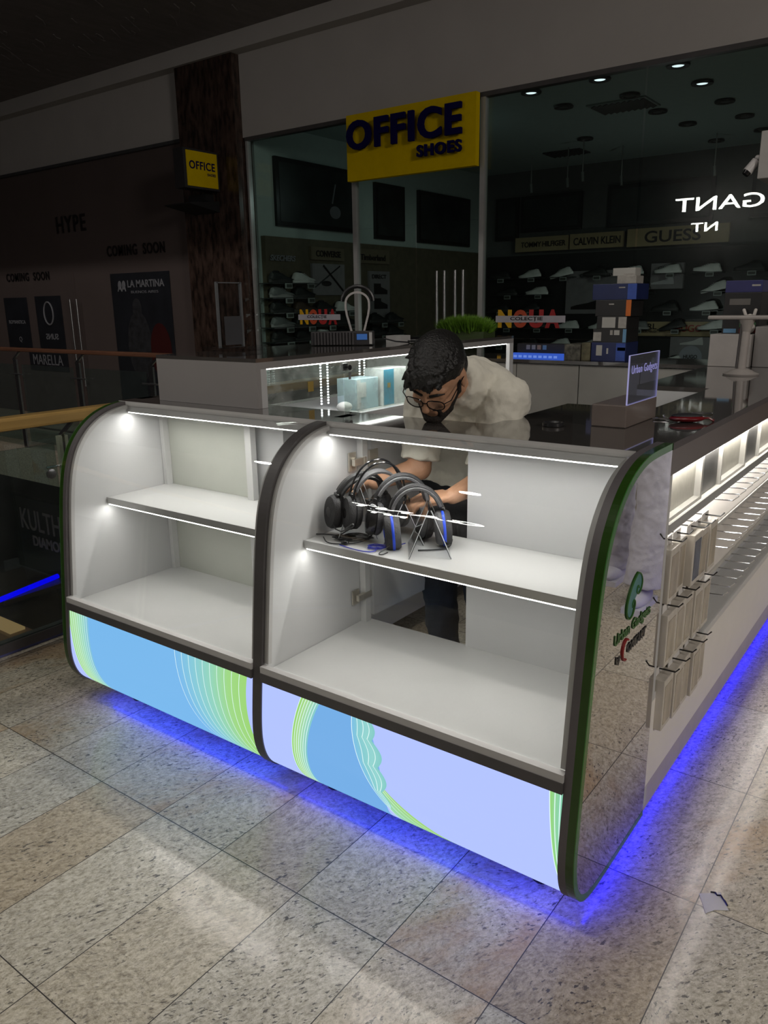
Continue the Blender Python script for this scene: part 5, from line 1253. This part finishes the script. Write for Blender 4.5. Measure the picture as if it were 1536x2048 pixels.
for k, xx in enumerate((-11.1, -9.85, -8.7, -7.58, -6.43, -5.3, -4.2, -3.1)):
    MB().box(xx-.03, xx+.03, 2.49, 2.51, 0, .95).build('post', STEEL, t)
    MB().tube([(xx-.12, 2.48, .80), (xx+.14, 2.48, .80)], .008, 8).build('clamp_rod', STEEL, t, smooth=True)
    MB().obox((xx+.05, 2.49, .99), (.07, 0, .045), (0, .008, 0), (-.006, 0, .008)).build('rail_arm', STEEL, t)
    MB().box(xx+.08, xx+1.02, 2.515, 2.525, .08, .90).build('glass_panel', G_RAIL, t)
LW = M('lower_front', (.035, .032, .033), .5, var=.2)
struct(MB().box(-16, -2.75, 4.0, 4.1, -4.6, -.35), 'wall_lower_back', LW)
struct(MB().box(-16, -2.3, -8, 4.0, -4.7, -4.6), 'floor_lower', M('lower_floor', (.10, .085, .10), .35, var=.3, scale=2))
struct(MB().box(-16, -15.9, -8, 4.2, -4.6, 4.1), 'wall_outer_left', M('far_left', (.03, .026, .028), .6))
struct(MB().box(-16, -2.75, 4.2, 9.3, -.35, 0), 'floor', M('shop_floor', (.05, .05, .05), .4))
t = thing('lower_shop_sign', 'KULTHO DIAMOND sign on the shop front below, seen through the glass panel', 'sign', (-9.2, 3.5, -2.2))
MB().box(-10.05, -7.3, 3.5, 3.6, -2.1, -1.05).build('sign_board', M('lower_sign_board', (.03, .033, .03), .5), t)
CR = M('cream_letters', (.55, .46, .40), .5)
text_mb('KULTHO', (-9.80, 3.49, -1.50), X, Z, .30, .01, 1.25).build('sign_letters', CR, t)
text_mb('DIAMOND', (-9.55, 3.49, -1.72), X, Z, .15, .01, .95, bold=.02).build('sign_letters', CR, t)
MB().box(-10.4, -7.3, 3.45, 3.65, -2.25, -2.10).build('sign_ledge', M('lower_ledge', (.10, .095, .10), .5), t)
MB().box(-10.4, -7.3, 3.62, 3.98, -4.59, -2.25).build('shop_front', M('lower_wood', (.09, .045, .03), .4, var=.5, scale=3), t)
t = thing('added_blue_case', 'tall dark case added on the level below to carry a bright blue light line', 'display', (-9.2, 3.0, -4.6))  # made-up case, added only to carry the blue light line
MB().box(-9.8, -8.95, 2.55, 3.40, -4.59, -2.06).build('case_body', M('added_case', (.05, .035, .03), .4), t)
MB().tube([(-8.72, 2.50, -2.03), (-8.93, 3.42, -2.03)], .035, 8).build('blue_led_strip', EM('lower_blue', (0, 0, 1), 1.3), t)  # blue line of light built as a glowing tube
MB().box(-8.95, -8.70, 2.55, 3.40, -2.12, -2.06).build('case_top', M('added_case_top', (.08, .05, .04), .4), t)
t = thing('added_warm_case', 'case added on the level below, its glowing top standing in for warm light', 'display', (-8.0, 2.2, -4.6))  # made-up case, added to hold a patch of orange light
MB().box(-8.6, -7.65, 2.05, 2.32, -4.59, -2.10).build('case_body', M('lower_wood2', (.25, .13, .06), .4), t)
MB().box(-8.5, -7.75, 2.10, 2.28, -2.10, -2.07).build('lit_top', EM('warm_light', (.9, .5, .22), .35), t)  # glowing plate stands in for the orange light
area('lower_lamp', (-7.5, 0, -1.2), (-7.5, .5, -4.6), 1.5, 1.5, 10, (1, .75, .6))
# scrap of paper on the floor
t = thing('paper_scrap', 'torn white sticker lying on the floor right of the kiosk', 'paper', (.23, -.13, .0005))
MB().prism([(.193, -.125), (.236, -.090), (.268, -.142), (.240, -.160), (.224, -.185)], 2, .0006, .0015).build('paper', M('paper', (.55, .54, .55), .6), t)
MB().tube([(.215, -.103, .002), (.226, -.101, .004), (.232, -.106, .002), (.240, -.104, .005), (.247, -.110, .002), (.254, -.118, .004), (.262, -.128, .002)], .0022, 6).build('torn_edge', BLACK, t)
one(MB().obox((-.205, -.44, .4288), (.003, .001, 0), (-.001, .003, 0), (0, 0, .0006)), 'crumb', BLACK, 'tiny dark crumb on the floor board of the right case', 'crumb')
